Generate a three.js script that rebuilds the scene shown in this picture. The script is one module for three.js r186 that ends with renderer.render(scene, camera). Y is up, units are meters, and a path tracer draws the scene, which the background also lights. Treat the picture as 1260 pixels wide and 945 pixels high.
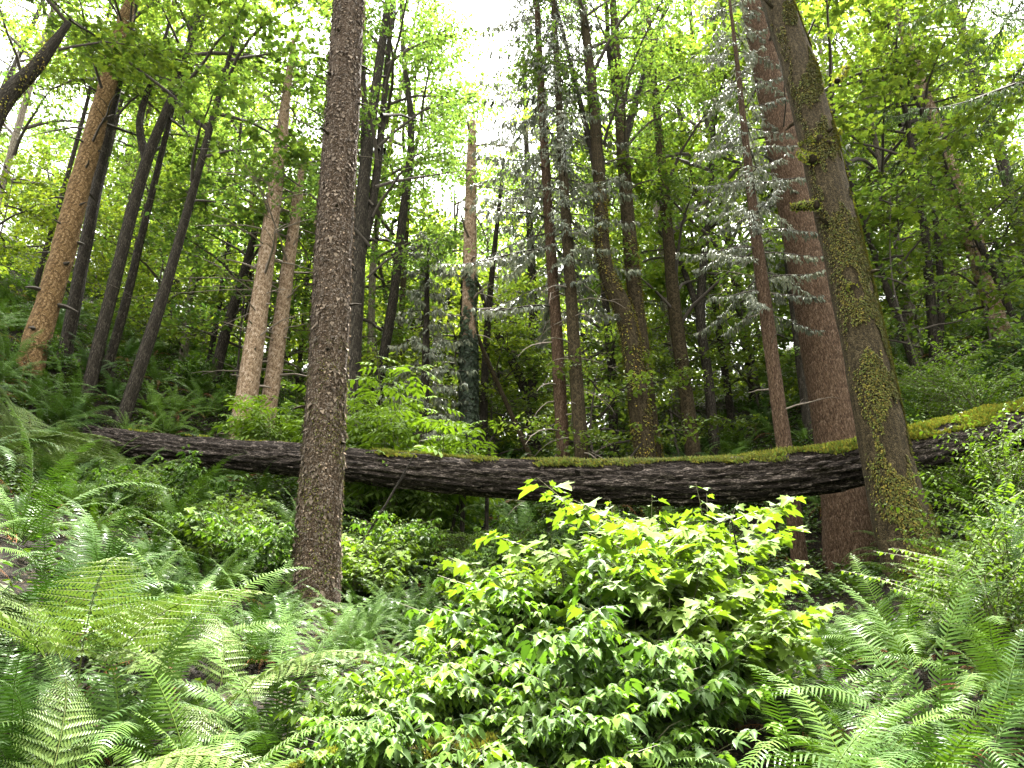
import * as THREE from 'three';
import { ImprovedNoise } from 'three/addons/math/ImprovedNoise.js';

// ------------------------------------------------------------------ camera, sky, sun, exposure
const EYE = new THREE.Vector3(0, 1.6, 0), PITCH = THREE.MathUtils.degToRad(23.6), VFOV = 53;
const scene = new THREE.Scene();
const camera = new THREE.PerspectiveCamera(VFOV, 4 / 3, 0.05, 400);
camera.position.copy(EYE);
camera.rotation.set(PITCH, 0, 0);
scene.add(camera);

{ // overcast sky: white, a little brighter overhead
  const W = 64, H = 32, data = new Float32Array(W * H * 4);
  for (let j = 0; j < H; j++) for (let i = 0; i < W; i++) {
    const el = ((j + 0.5) / H - 0.5) * Math.PI, s = Math.max(0, Math.sin(el)), k = (1 + 2 * s) / 6, o = (j * W + i) * 4;
    data[o] = 1.0 * k; data[o + 1] = 1.0 * k; data[o + 2] = 0.98 * k; data[o + 3] = 1;
  }
  const sky = new THREE.DataTexture(data, W, H, THREE.RGBAFormat, THREE.FloatType);
  sky.mapping = THREE.EquirectangularReflectionMapping; sky.magFilter = THREE.LinearFilter; sky.needsUpdate = true;
  scene.background = sky; scene.environment = sky; scene.backgroundIntensity = 1; scene.environmentIntensity = 1;
}
const sun = new THREE.DirectionalLight(new THREE.Color(1, 0.965, 0.9), 3.2);
sun.position.set(4, 62, -26); sun.target.position.set(0, 4, -9);
sun.castShadow = true; sun.shadow.radius = 9; sun.shadow.mapSize.set(2048, 2048);
Object.assign(sun.shadow.camera, { left: -40, right: 40, top: 45, bottom: -45, near: 1, far: 150 });
scene.add(sun, sun.target);
const renderer = new THREE.WebGLRenderer({ antialias: true });
renderer.toneMapping = THREE.LinearToneMapping;
renderer.toneMappingExposure = 19;
renderer.shadowMap.enabled = true;

// ------------------------------------------------------------------ helpers
const F = 472.5 / Math.tan(THREE.MathUtils.degToRad(VFOV / 2)), CP = Math.cos(PITCH), SP = Math.sin(PITCH);
const V = (x, y, z) => new THREE.Vector3(x, y, z);
const at = (px, py, d) => {                       // the point on a pixel's ray that lies d metres up the slope (z = -d)
  const u = (px - 630) / F, v = (472.5 - py) / F, t = d / (CP - v * SP);
  return V(u * t, EYE.y + (v * CP + SP) * t, -d);
};
const depthOf = (p) => -p.z * CP + (p.y - EYE.y) * SP;
const project = (p) => { const c = depthOf(p), up = (p.y - EYE.y) * CP + p.z * SP; return [630 + F * p.x / c, 472.5 - F * up / c]; };
function rng(seed) { let a = seed >>> 0; return () => { a = (a + 0x6d2b79f5) | 0; let t = Math.imul(a ^ (a >>> 15), 1 | a); t = (t + Math.imul(t ^ (t >>> 7), 61 | t)) ^ t; return ((t ^ (t >>> 14)) >>> 0) / 4294967296; }; }
const perlin = new ImprovedNoise();
const fbm = (x, y, z, n = 4) => { let s = 0, a = 0.5; for (let i = 0; i < n; i++) { s += a * perlin.noise(x, y, z); x *= 2.03; y *= 2.03; z *= 2.03; a *= 0.5; } return s; };
const lerp = THREE.MathUtils.lerp, clamp = THREE.MathUtils.clamp;
const taken = {};
const numbered = (n) => { const k = (taken[n] = (taken[n] ?? -1) + 1); return k ? n + '_' + String(k).padStart(3, '0') : n; };

class Geo {                                       // growing buffers of one mesh
  constructor() { this.p = []; this.c = []; this.u = []; this.i = []; }
  v(x, y, z, c, u = 0, w = 0) { this.p.push(x, y, z); this.c.push(c[0], c[1], c[2]); this.u.push(u, w); return this.p.length / 3 - 1; }
  tri(a, b, c) { this.i.push(a, b, c); }
  build() {
    const g = new THREE.BufferGeometry();
    g.setAttribute('position', new THREE.BufferAttribute(new Float32Array(this.p), 3));
    g.setAttribute('color', new THREE.BufferAttribute(new Float32Array(this.c), 3));
    g.setAttribute('uv', new THREE.BufferAttribute(new Float32Array(this.u), 2));
    g.setIndex(new THREE.BufferAttribute(new Uint32Array(this.i), 1));
    g.computeVertexNormals();
    return g;
  }
}
const WHITE = [1, 1, 1];
// a tube along points; radius(i, s) and bump(point, angle, s) shape it; uv in metres
function tube(g, pts, radii, seg = 5, color = WHITE, bump = null, uvr = null, cap = false) {
  const n = pts.length, up = V(0, 0, 0), side = V(0, 0, 0), t = V(0, 0, 0);
  let prev = null, len = 0, start = g.p.length / 3;
  const mean = uvr ?? radii[0];
  const around = Math.max(1, Math.round(2 * Math.PI * mean / 0.5));
  for (let k = 0; k < n; k++) {
    t.copy(pts[Math.min(n - 1, k + 1)]).sub(pts[Math.max(0, k - 1)]).normalize();
    if (!prev) { side.set(1, 0, 0); if (Math.abs(t.x) > 0.9) side.set(0, 0, 1); } else side.copy(prev);
    side.addScaledVector(t, -side.dot(t)).normalize();
    prev = side.clone(); up.crossVectors(t, side);
    if (k) len += pts[k].distanceTo(pts[k - 1]);
    for (let j = 0; j <= seg; j++) {
      const a = 2 * Math.PI * (j % seg) / seg, ca = Math.cos(a), sa = Math.sin(a);
      const dx = side.x * ca + up.x * sa, dy = side.y * ca + up.y * sa, dz = side.z * ca + up.z * sa;
      const r = radii[k] * (bump ? bump(a, len, dx, dy, dz) : 1);
      g.v(pts[k].x + dx * r, pts[k].y + dy * r, pts[k].z + dz * r, color, j / seg * around, len / 0.5);
    }
  }
  const w = seg + 1;
  for (let k = 0; k + 1 < n; k++) for (let j = 0; j < seg; j++) {
    const a = start + k * w + j, b = a + 1, c = a + w, d = c + 1;
    g.tri(a, b, c); g.tri(b, d, c);
  }
  if (cap) for (const k of [0, n - 1]) {
    const m = g.v(pts[k].x, pts[k].y, pts[k].z, color, 0.5, 0.5);
    for (let j = 0; j < seg; j++) { const a = start + k * w + j; k ? g.tri(m, a, a + 1) : g.tri(m, a + 1, a); }
  }
}
const curvePts = (list, n) => new THREE.CatmullRomCurve3(list, false, 'centripetal').getPoints(n);

// leaf outlines: [across, along] with the midrib on across = 0; each is folded a little along the midrib
const OUTLINE = {
  diamond: [[0.3, 0.42]],
  ovate: [[0.24, 0.12], [0.36, 0.38], [0.22, 0.72]],
  blade: [[0.1, 0.1], [0.15, 0.4], [0.09, 0.75]],
  toothed: [[0.2, 0.06], [0.31, 0.2], [0.28, 0.26], [0.37, 0.42], [0.31, 0.47], [0.32, 0.62], [0.23, 0.67], [0.2, 0.8], [0.11, 0.85]],
  maple: [[0.3, -0.1], [0.24, 0.06], [0.56, 0.2], [0.44, 0.34], [0.58, 0.62], [0.27, 0.5], [0.2, 0.76]],
};
const _d = V(0, 0, 0), _n = V(0, 0, 0), _s = V(0, 0, 0);
function leaf(g, shape, p, dir, up, size, c, fold = 0.25, droop = 0.15, wide = 1) {
  _d.copy(dir).normalize(); _s.crossVectors(_d, up); if (_s.lengthSq() < 1e-6) _s.set(1, 0, 0); _s.normalize(); _n.crossVectors(_s, _d);
  const o = OUTLINE[shape], put = (x, y) => {
    const h = Math.abs(x) * fold - y * y * droop, X = x * size * wide, Y = y * size, Z = h * size;
    return g.v(p.x + _s.x * X + _d.x * Y + _n.x * Z, p.y + _s.y * X + _d.y * Y + _n.y * Z, p.z + _s.z * X + _d.z * Y + _n.z * Z, c);
  };
  if (shape === 'diamond') { const a = put(0, 0), b = put(0, 1), l = put(-o[0][0], o[0][1]), r = put(o[0][0], o[0][1]); g.tri(a, r, b); g.tri(a, b, l); return; }
  if (shape === 'maple') {
    const m = put(0, 0.12), tip = put(0, 1), base = put(0, 0);
    for (const s of [1, -1]) { let q = base; for (const [x, y] of o) { const w = put(s * x, y); s > 0 ? g.tri(m, q, w) : g.tri(m, w, q); q = w; } s > 0 ? g.tri(m, q, tip) : g.tri(m, tip, q); }
    return;
  }
  const base = put(0, 0), tip = put(0, 1), mid = put(0, 0.45);
  for (const s of [1, -1]) {
    let q = base;
    for (const [x, y] of o) { const w = put(s * x, y); s > 0 ? g.tri(mid, q, w) : g.tri(mid, w, q); q = w; }
    s > 0 ? g.tri(mid, q, tip) : g.tri(mid, tip, q);
  }
}
const shade = (c, k, y = 0) => [c[0] * k * (1 + y), c[1] * k * (1 + y * 0.45), c[2] * k];

function mesh(name, geometry, material, parent) { const m = new THREE.Mesh(geometry instanceof Geo ? geometry.build() : geometry, material); m.name = name; if (parent) parent.add(m); return m; }
function thing(name, label, category, pos = V(0, 0, 0), group) {
  const o = new THREE.Group(); o.name = numbered(name); o.position.copy(pos); o.userData = { label, category }; if (group) o.userData.group = group;
  scene.add(o); return o;
}
function addCopy(proto, name, label, category, group, pos, turn, scale = 1, tilt = null) {
  const o = proto.clone(); o.name = numbered(name); o.position.copy(pos); o.rotation.set(0, turn, 0); o.scale.setScalar(scale);
  if (tilt) o.quaternion.premultiply(tilt);
  o.userData = { label, category }; if (group) o.userData.group = group;
  scene.add(o); return o;
}

// ------------------------------------------------------------------ procedural materials
function periodic(seed, per) {                    // tileable value noise on a per x per lattice
  const r = rng(seed), t = new Float32Array(per * per); for (let i = 0; i < t.length; i++) t[i] = r();
  const f = (x) => x * x * (3 - 2 * x);
  return (x, y) => { const X = Math.floor(x), Y = Math.floor(y), a = f(x - X), b = f(y - Y), m = (k) => ((k % per) + per) % per, x0 = m(X), x1 = m(X + 1), y0 = m(Y) * per, y1 = m(Y + 1) * per;
    return lerp(lerp(t[y0 + x0], t[y0 + x1], a), lerp(t[y1 + x0], t[y1 + x1], a), b); };
}
function cells(seed, nx, ny) {                    // tileable cell noise: [distance to the border, value of the cell]
  const r = rng(seed), pt = []; for (let i = 0; i < nx * ny; i++) pt.push([r(), r(), r()]);
  return (x, y) => { const X = Math.floor(x), Y = Math.floor(y); let a = 9, b = 9, id = 0;
    for (let j = -1; j <= 1; j++) for (let i = -1; i <= 1; i++) { const q = pt[(((Y + j) % ny + ny) % ny) * nx + ((X + i) % nx + nx) % nx], dx = X + i + q[0] - x, dy = Y + j + q[1] - y, d = dx * dx + dy * dy; if (d < a) { b = a; a = d; id = q[2]; } else if (d < b) b = d; }
    return [Math.sqrt(b) - Math.sqrt(a), id]; };
}
function bark(name, { cols, nx, ny, seed, size = 512, edge = 0.25, bump = 0.012, rough = 0.92, fibre = 0.35 }) {
  const cd = new Uint8Array(size * size * 4), bd = new Uint8Array(size * size * 4), cl = cells(seed, nx, ny), cl2 = cells(seed + 5, nx * 2, ny * 2), n1 = periodic(seed + 1, 8), n2 = periodic(seed + 2, 64), n3 = periodic(seed + 3, 128);
  const out = (x) => Math.round(255 * clamp(x <= 0.0031308 ? 12.92 * x : 1.055 * Math.pow(x, 1 / 2.4) - 0.055, 0, 1));
  for (let j = 0; j < size; j++) for (let i = 0; i < size; i++) {
    const u = i / size, v = j / size, wob = (n1(u * 8, v * 8) - 0.5) * 0.9;
    const [e, id] = cl(u * nx + wob, v * ny + wob), [e2, id2] = cl2(u * nx * 2 - wob, v * ny * 2 + wob), f = n3(u * 128, v * 24) * fibre + n2(u * 64, v * 64) * (1 - fibre);
    const plate = clamp(e / edge, 0, 1) * 0.7 + clamp(e2 / 0.2, 0, 1) * 0.3;
    const m = clamp(id * 0.55 + id2 * 0.25 + (f - 0.5) * 0.9 + 0.1, 0, 1), k = m * (cols.length - 1), q = Math.min(cols.length - 2, Math.floor(k)), w = k - q, o = (j * size + i) * 4;
    const crack = 0.45 + 0.55 * plate;
    for (let c = 0; c < 3; c++) cd[o + c] = out(lerp(cols[q][c], cols[q + 1][c], w) * crack);
    cd[o + 3] = 255;
    const h = Math.round(255 * clamp(plate * 0.55 + id * 0.2 + f * 0.3, 0, 1)); bd[o] = bd[o + 1] = bd[o + 2] = h; bd[o + 3] = 255;
  }
  const tex = (d, srgb) => { const t = new THREE.DataTexture(d, size, size); t.wrapS = t.wrapT = THREE.RepeatWrapping; t.magFilter = THREE.LinearFilter; if (srgb) t.colorSpace = THREE.SRGBColorSpace; t.needsUpdate = true; return t; };
  return new THREE.MeshPhysicalMaterial({ name, specularIntensity: 0.25, map: tex(cd, true), bumpMap: tex(bd, false), bumpScale: bump, roughness: rough });
}
const M = {
  spruce: bark('scaly_spruce_bark', { cols: [[0.01, 0.007, 0.004], [0.035, 0.023, 0.013], [0.066, 0.044, 0.026], [0.1, 0.074, 0.052], [0.24, 0.21, 0.18]], nx: 26, ny: 20, seed: 11, bump: 0.02, edge: 0.3 }),
  cedar: bark('reddish_fibrous_bark', { cols: [[0.012, 0.007, 0.004], [0.048, 0.028, 0.015], [0.082, 0.05, 0.028], [0.16, 0.115, 0.078]], nx: 30, ny: 9, seed: 21, bump: 0.014, fibre: 0.8 }),
  moss_bark: bark('damp_mossy_bark', { cols: [[0.009, 0.007, 0.003], [0.028, 0.021, 0.01], [0.046, 0.034, 0.016], [0.085, 0.066, 0.036]], nx: 18, ny: 12, seed: 31, bump: 0.02 }),
  dark: bark('dark_maple_bark', { cols: [[0.006, 0.005, 0.0035], [0.016, 0.013, 0.009], [0.03, 0.025, 0.017], [0.075, 0.065, 0.05]], nx: 20, ny: 7, seed: 41, size: 256, fibre: 0.6 }),
  pale: bark('pale_tan_bark', { cols: [[0.06, 0.036, 0.02], [0.18, 0.12, 0.07], [0.28, 0.2, 0.13], [0.44, 0.36, 0.28]], nx: 14, ny: 10, seed: 51, size: 256, bump: 0.018 }),
  orange: bark('orange_brown_bark', { cols: [[0.025, 0.015, 0.006], [0.1, 0.06, 0.024], [0.17, 0.105, 0.045], [0.3, 0.21, 0.12]], nx: 12, ny: 9, seed: 61, size: 256, bump: 0.022 }),
  grey: bark('grey_brown_bark', { cols: [[0.04, 0.032, 0.024], [0.1, 0.082, 0.06], [0.16, 0.135, 0.1], [0.26, 0.23, 0.19]], nx: 20, ny: 6, seed: 71, size: 256, fibre: 0.7 }),
  log: bark('dark_furrowed_log_bark', { cols: [[0.004, 0.003, 0.0025], [0.016, 0.012, 0.009], [0.045, 0.035, 0.028], [0.2, 0.165, 0.14]], nx: 22, ny: 5, seed: 81, bump: 0.025, edge: 0.35, fibre: 0.7 }),
  soil: bark('leaf_litter_soil', { cols: [[0.004, 0.003, 0.002], [0.009, 0.007, 0.004], [0.016, 0.012, 0.007], [0.05, 0.034, 0.016]], nx: 24, ny: 24, seed: 91, bump: 0.03 }),
  twig: new THREE.MeshStandardMaterial({ name: 'twig_wood', color: new THREE.Color().setRGB(0.035, 0.027, 0.018), roughness: 0.9 }),
  deadwood: new THREE.MeshStandardMaterial({ name: 'dry_grey_wood', color: new THREE.Color().setRGB(0.16, 0.13, 0.1), roughness: 0.9 }),
  stem: new THREE.MeshStandardMaterial({ name: 'green_brown_stem', color: new THREE.Color().setRGB(0.06, 0.055, 0.02), roughness: 0.7 }),
};
const leafMat = (name, r, g, b, { t = 0.5, coat = 0.22, cr = 0.3 } = {}) => new THREE.MeshPhysicalMaterial({ name, color: new THREE.Color().setRGB(r, g, b), vertexColors: true, roughness: 0.95, specularIntensity: 0.3, transmission: t, thickness: 0, clearcoat: coat, clearcoatRoughness: cr, side: THREE.DoubleSide });
const L = {
  fern: [leafMat('sword_fern_green', 0.8, 0.92, 0.5, { t: 0.22, coat: 0.12 }), leafMat('sword_fern_light_green', 1.08, 1.15, 0.5, { t: 0.26, coat: 0.1 }), leafMat('sword_fern_deep_green', 0.5, 0.66, 0.4, { t: 0.18, coat: 0.18 })],
  fern_dead: leafMat('dry_fern_brown', 1, 1, 1, { t: 0.2, coat: 0 }),
  bracken: leafMat('bracken_green', 1, 1, 1, { t: 0.3, coat: 0.15 }),
  broad: [leafMat('maple_green', 1, 1, 1, { t: 0.6 }), leafMat('maple_yellow_green', 1.3, 1.2, 0.9, { t: 0.6 }), leafMat('maple_deep_green', 0.75, 0.88, 1, { t: 0.55 }), leafMat('alder_green', 0.9, 0.95, 1.2, { t: 0.6 }), leafMat('vine_maple_light_green', 1.75, 1.5, 0.9, { t: 0.6 })],
  berry: [leafMat('berry_leaf_green', 1, 1, 1, { t: 0.45, coat: 0.12, cr: 0.35 }), leafMat('berry_leaf_light_green', 1.35, 1.2, 0.8, { coat: 0.15 })],
  lime: leafMat('young_lime_leaf', 1, 1, 1, { t: 0.5, coat: 0.06 }),
  conifer: [leafMat('cedar_grey_green', 1, 1, 1, { t: 0.25, coat: 0.4, cr: 0.35 }), leafMat('hemlock_green', 1.05, 1.15, 0.6, { t: 0.35, coat: 0.15 })],
  ivy: leafMat('dark_ivy_leaf', 1, 1, 1, { t: 0.12, coat: 0.2, cr: 0.3 }),
  moss: leafMat('yellow_green_moss', 1, 1, 1, { t: 0.3, coat: 0 }),
};

// ------------------------------------------------------------------ the ground: a ravine climbing away between two banks
const PROFILE = [[-30, -1.5], [0, 0], [2, 0.1], [3, 0.5], [4, 0.9], [6, 1.6], [8, 2.15], [10, 3.0], [12, 4.1], [16, 6.2], [20, 8.0], [30, 12.2], [45, 17.2], [70, 22], [120, 26]];
function hill(x, d) {
  let k = 0; while (k < PROFILE.length - 2 && d > PROFILE[k + 1][0]) k++;
  const [d0, h0] = PROFILE[k], [d1, h1] = PROFILE[k + 1], base = lerp(h0, h1, clamp((d - d0) / (d1 - d0), 0, 1));
  const near = clamp(d / 6, 0.15, 1);
  return base + near * 2.2 * (Math.sqrt(1 + ((x - 0.5) / 4.5) ** 2) - 1) + 0.5 * fbm(x * 0.22, d * 0.22, 3.3, 4) * clamp(d / 5, 0.2, 1) - 0.85 * Math.exp(-(((x + 6.6) / 1.9) ** 2) - ((d - 12) / 2.2) ** 2) - 0.85 * Math.exp(-(((x - 4.6) / 1.7) ** 2) - ((d - 11.2) / 1.7) ** 2);
}
{
  const g = new Geo(), NX = 220, NZ = 230;
  for (let j = 0; j <= NZ; j++) for (let i = 0; i <= NX; i++) {
    const q = j / NZ, d = -12 + 132 * Math.pow(q, 1.7), s = (i / NX) * 2 - 1, x = s * (14 + Math.max(0, d) * 0.75) ;
    g.v(x, hill(x, d) + 0.06 * fbm(x * 3, d * 3, 9, 3), -d, WHITE, x / 0.8, d / 0.8);
  }
  for (let j = 0; j < NZ; j++) for (let i = 0; i < NX; i++) { const a = j * (NX + 1) + i, b = a + 1, c = a + NX + 1, d = c + 1; g.tri(a, b, c); g.tri(b, d, c); }
  const ground = mesh('ground', g, M.soil, scene); ground.userData = { label: 'dark leaf littered soil of the rising ravine slope', category: 'ground', kind: 'structure' };
}
const groundAt = (px, d, dx = 0) => { let py = 560, p; for (let k = 0; k < 6; k++) { p = at(px, py, d); p.y = hill(p.x + dx, d); py = project(p)[1]; } p.x += dx; return p; };

// ------------------------------------------------------------------ crowns, shared between trees
function sideDir(t, az, elev) { return V(Math.cos(az) * Math.cos(elev), Math.sin(elev), Math.sin(az) * Math.cos(elev)); }
const GREEN = [0.094, 0.155, 0.016];
function broadCrown({ seed, h0, h1, R, limbs, steep = 0.7, shape = 'diamond', size = 0.13, leaves = 16, subs = 7, twigs = 5, tint = GREEN, lo = 0.6 }) {
  const r = rng(seed), lg = new Geo(), wg = new Geo(), UP = V(0, 1, 0);
  for (let i = 0; i < limbs; i++) {
    const f = (i + r()) / limbs, y0 = lerp(h0, h1, f), az = i * 2.39996 + r() * 0.7, prof = lerp(lo, 1, Math.sin(Math.PI * Math.min(1, f * 1.15))) , len = R * prof * (0.65 + 0.5 * r());
    const e0 = steep * (0.7 + 0.6 * r()), pts = [V(0, y0, 0)]; let p = V(0, y0, 0), a = az;
    for (let k = 1; k <= 6; k++) { const q = k / 6; a += (r() - 0.5) * 0.35; p = p.clone().addScaledVector(sideDir(0, a, e0 * (1 - 0.85 * q) + (r() - 0.5) * 0.2), len / 6); pts.push(p); }
    const r0 = 0.018 + 0.011 * len; tube(wg, pts, pts.map((_, k) => r0 * (1 - 0.8 * k / 6)), 5);
    const tone = 0.75 + 0.5 * r();
    for (let s = 0; s < subs; s++) {
      const q = 0.25 + 0.75 * (s + r() * 0.8) / subs, k = Math.min(5, Math.floor(q * 6)), b0 = pts[k].clone().lerp(pts[k + 1], q * 6 - k), sa = a + (s % 2 ? 1 : -1) * (0.35 + 0.9 * r()) * (1.1 - q * 0.7), sl = len * 0.42 * (1.1 - 0.6 * q) * (0.6 + 0.6 * r()) + 0.3;
      const sp = [b0]; let pp = b0; const se = 0.25 * (r() - 0.35);
      for (let m = 1; m <= 3; m++) { pp = pp.clone().addScaledVector(sideDir(0, sa + (r() - 0.5) * 0.5, se - 0.12 * m * r()), sl / 3); sp.push(pp); }
      tube(wg, sp, [0.012, 0.009, 0.006, 0.003], 3);
      for (let t = 0; t < twigs; t++) {
        const tq = 0.15 + 0.85 * (t + r()) / twigs, tk = Math.min(2, Math.floor(tq * 3)), t0 = sp[tk].clone().lerp(sp[tk + 1], tq * 3 - tk), ta = sa + (t % 2 ? 1 : -1) * (0.3 + r()), tl = 0.35 + 0.4 * r(), td = sideDir(0, ta, (r() - 0.6) * 0.6), t1 = t0.clone().addScaledVector(td, tl);
        tube(wg, [t0, t1], [0.005, 0.002], 3);
        const n = Math.round(leaves * (0.6 + 0.8 * r()));
        for (let l = 0; l < n; l++) {
          const lp = t0.clone().addScaledVector(td, tl * Math.pow(r(), 0.7)).add(V((r() - 0.5) * 0.3, (r() - 0.5) * 0.16, (r() - 0.5) * 0.3));
          const la = r() * 6.283, ld = sideDir(0, la, -0.15 - 0.5 * r()), ln = V((r() - 0.5) * 0.9, 1, (r() - 0.5) * 0.9);
          leaf(lg, shape, lp, ld, ln, size * (0.65 + 0.7 * r()), shade(tint, tone * (0.75 + 0.5 * r()), (r() - 0.4) * 0.5), 0.3 * r(), 0.25 * r());
        }
      }
    }
  }
  return { leaves: lg.build(), wood: wg.build() };
}
const GREY_GREEN = [0.12, 0.132, 0.085];
function coniferCrown({ seed, h0, h1, R, n, tint = GREY_GREEN, droop = 0.7, dense = 12, strips = 7, slen = 0.34, taper = 0.85, strip = 0.13 }) {
  const r = rng(seed), lg = new Geo(), wg = new Geo();
  for (let i = 0; i < n; i++) {
    const f = (i + r() * 0.9) / n, y0 = lerp(h0, h1, f), az = i * 2.39996 + r(), len = R * (1 - taper * f) * (0.6 + 0.5 * r()) * (f < 0.08 ? 0.7 : 1) + 0.25, pts = [V(0, y0, 0)];
    let p = V(0, y0, 0), a = az; const tone = 0.7 + 0.6 * r();
    for (let k = 1; k <= 6; k++) { const q = k / 6; a += (r() - 0.5) * 0.16; p = p.clone().addScaledVector(sideDir(0, a, 0.15 - droop * Math.sin(q * 2.3) + 0.35 * q * q), len / 6); pts.push(p); }
    tube(wg, pts, pts.map((_, k) => (0.008 + 0.009 * len) * (1 - 0.8 * k / 6)), 4);
    const m = Math.max(4, Math.round(dense * len / 2));
    for (let s = 0; s < m; s++) for (const sd of [1, -1]) {
      const q = 0.12 + 0.88 * (s + r()) / m, k = Math.min(5, Math.floor(q * 6)), b0 = pts[k].clone().lerp(pts[k + 1], q * 6 - k), bl = slen * (1.15 - 0.65 * q) * (0.6 + 0.7 * r()) * Math.min(1, 0.5 + len / 4);
      const ba = a + sd * (0.75 + 0.5 * r()), bd = sideDir(0, ba, -0.35 - 0.75 * r()), tip = b0.clone().addScaledVector(bd, bl);
      tube(wg, [b0, tip], [0.004, 0.0015], 3);
      for (let l = 0; l < strips; l++) {
        const lq = (l + 0.6 * r()) / strips, lp = b0.clone().lerp(tip, lq), ls = l % 2 ? 1 : -1, ld = sideDir(0, ba + ls * (0.5 + 0.35 * r()), -0.4 - 0.8 * r());
        leaf(lg, 'diamond', lp, ld, V((r() - 0.5) * 0.5, 1, (r() - 0.5) * 0.5), strip * (1.2 - 0.6 * lq) * (0.7 + 0.6 * r()), shade(tint, tone * (0.7 + 0.6 * r()), (r() - 0.5) * 0.3), 0.2, 0.3, 0.62);
      }
    }
  }
  return { leaves: lg.build(), wood: wg.build() };
}
const CROWN = {
  broad: [
    broadCrown({ seed: 101, h0: 4, h1: 15, R: 4.4, limbs: 18, steep: 0.8, leaves: 13 }),
    broadCrown({ seed: 102, h0: 3.5, h1: 14, R: 4.0, limbs: 17, steep: 0.95, leaves: 13 }),
    broadCrown({ seed: 103, h0: 5, h1: 17, R: 4.8, limbs: 18, steep: 0.7, leaves: 13 }),
    broadCrown({ seed: 104, h0: 3, h1: 13, R: 3.6, limbs: 18, steep: 0.6, leaves: 15, size: 0.115 }),
  ],
  maple: [
    broadCrown({ seed: 111, h0: 3, h1: 12, R: 4.0, limbs: 12, steep: 0.5, leaves: 9, shape: 'maple', size: 0.145 }),
    broadCrown({ seed: 112, h0: 4, h1: 13, R: 3.8, limbs: 12, steep: 0.6, leaves: 9, shape: 'maple', size: 0.14 }),
  ],
  sapling: [
    broadCrown({ seed: 121, h0: 0.5, h1: 5, R: 1.9, limbs: 15, steep: 0.45, leaves: 10, subs: 5, twigs: 4, size: 0.12, shape: 'ovate' }),
    broadCrown({ seed: 122, h0: 0.4, h1: 4, R: 1.7, limbs: 13, steep: 0.35, leaves: 10, subs: 5, twigs: 4, size: 0.11, shape: 'ovate' }),
    broadCrown({ seed: 123, h0: 0.6, h1: 6.5, R: 2.2, limbs: 17, steep: 0.4, leaves: 9, subs: 5, twigs: 4, size: 0.12, shape: 'ovate' }),
  ],
  conifer: [
    coniferCrown({ seed: 131, h0: 2.5, h1: 18, R: 2.7, n: 86, taper: 0.75 }),
    coniferCrown({ seed: 132, h0: 5, h1: 19, R: 2.4, n: 62, taper: 0.7 }),
    coniferCrown({ seed: 133, h0: 0.3, h1: 7.5, R: 1.7, n: 75, taper: 0.88, droop: 0.55 }),
  ],
  hemlock: [coniferCrown({ seed: 141, h0: 3, h1: 18, R: 4.2, n: 56, taper: 0.6, droop: 0.9, strip: 0.1, strips: 9, slen: 0.5, tint: [0.06, 0.095, 0.035] })],
};
for (const k of Object.keys(CROWN)) 0 && console.log(k, CROWN[k].map((c) => Math.round((c.leaves.index.count + c.wood.index.count) / 3000) + 'k').join(' '));

// ------------------------------------------------------------------ trees
// pts: [px, py, width in px] from the base upwards; d: metres up the slope; over: metres of trunk that go on above the last point
function trunkPath(pts, d, over = 6, dd = 0) {
  const out = pts.map(([px, py], i) => at(px, py, d + dd * i)), rad = pts.map(([, , w], i) => 0.5 * w * depthOf(out[i]) / F);
  const b = out[0].clone(), y = hill(b.x, d) - 0.6;
  if (b.y > y + 0.05) { const dir = out[1].clone().sub(out[0]).normalize(), k = (y - b.y) / Math.max(0.3, dir.y); out.unshift(b.addScaledVector(dir, k * 1)); out[0].y = y; rad.unshift(rad[0] * 1.05); }
  if (over) { const n = out.length, dir = out[n - 1].clone().sub(out[n - 2]).normalize(); dir.lerp(V(0, 1, 0), 0.3).normalize(); out.push(out[n - 1].clone().addScaledVector(dir, over)); rad.push(rad[rad.length - 1] * 0.45); }
  return { out, rad };
}
function trunkMesh(name, path, rad, mat, parent, { seg = 14, step = 0.25, rough = 0.06, flare = 0.35, seed = 1, cap = true } = {}) {
  const base = path[0], rel = path.map((p) => p.clone().sub(base)), curve = new THREE.CatmullRomCurve3(rel, false, 'centripetal'), len = curve.getLength(), n = Math.max(4, Math.round(len / step)), pts = [], rr = [];
  const lens = [0]; for (let i = 1; i < rel.length; i++) lens.push(lens[i - 1] + rel[i].distanceTo(rel[i - 1]));
  for (let k = 0; k <= n; k++) {
    const p = curve.getPointAt(k / n), s = k / n * lens[lens.length - 1]; let j = 0; while (j < lens.length - 2 && s > lens[j + 1]) j++;
    const q = clamp((s - lens[j]) / (lens[j + 1] - lens[j] || 1), 0, 1);
    pts.push(p); rr.push(lerp(rad[j], rad[j + 1], q) * (1 + flare * Math.exp(-s / (rad[0] * 2.2))));
  }
  const g = new Geo();
  tube(g, pts, rr, seg, WHITE, (a, l, dx, dy, dz) => 1 + rough * 2 * fbm(dx * 1.3 + seed, l * 0.9, dz * 1.3 + seed, 3) + rough * 0.8 * fbm(dx * 5 + seed, l * 3, dz * 5, 2) + flare * 0.25 * Math.sin(a * 5 + seed) * Math.exp(-l / (rad[0] * 2)), Math.max(...rad), cap);
  const m = mesh(name, g, mat, parent); m.userData.curve = undefined; delete m.userData.curve;
  return { pts, rr, m };
}
function leanOf(path) { const a = path[0], b = path[path.length - 1]; return new THREE.Quaternion().setFromUnitVectors(V(0, 1, 0), b.clone().sub(a).normalize()); }
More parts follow.
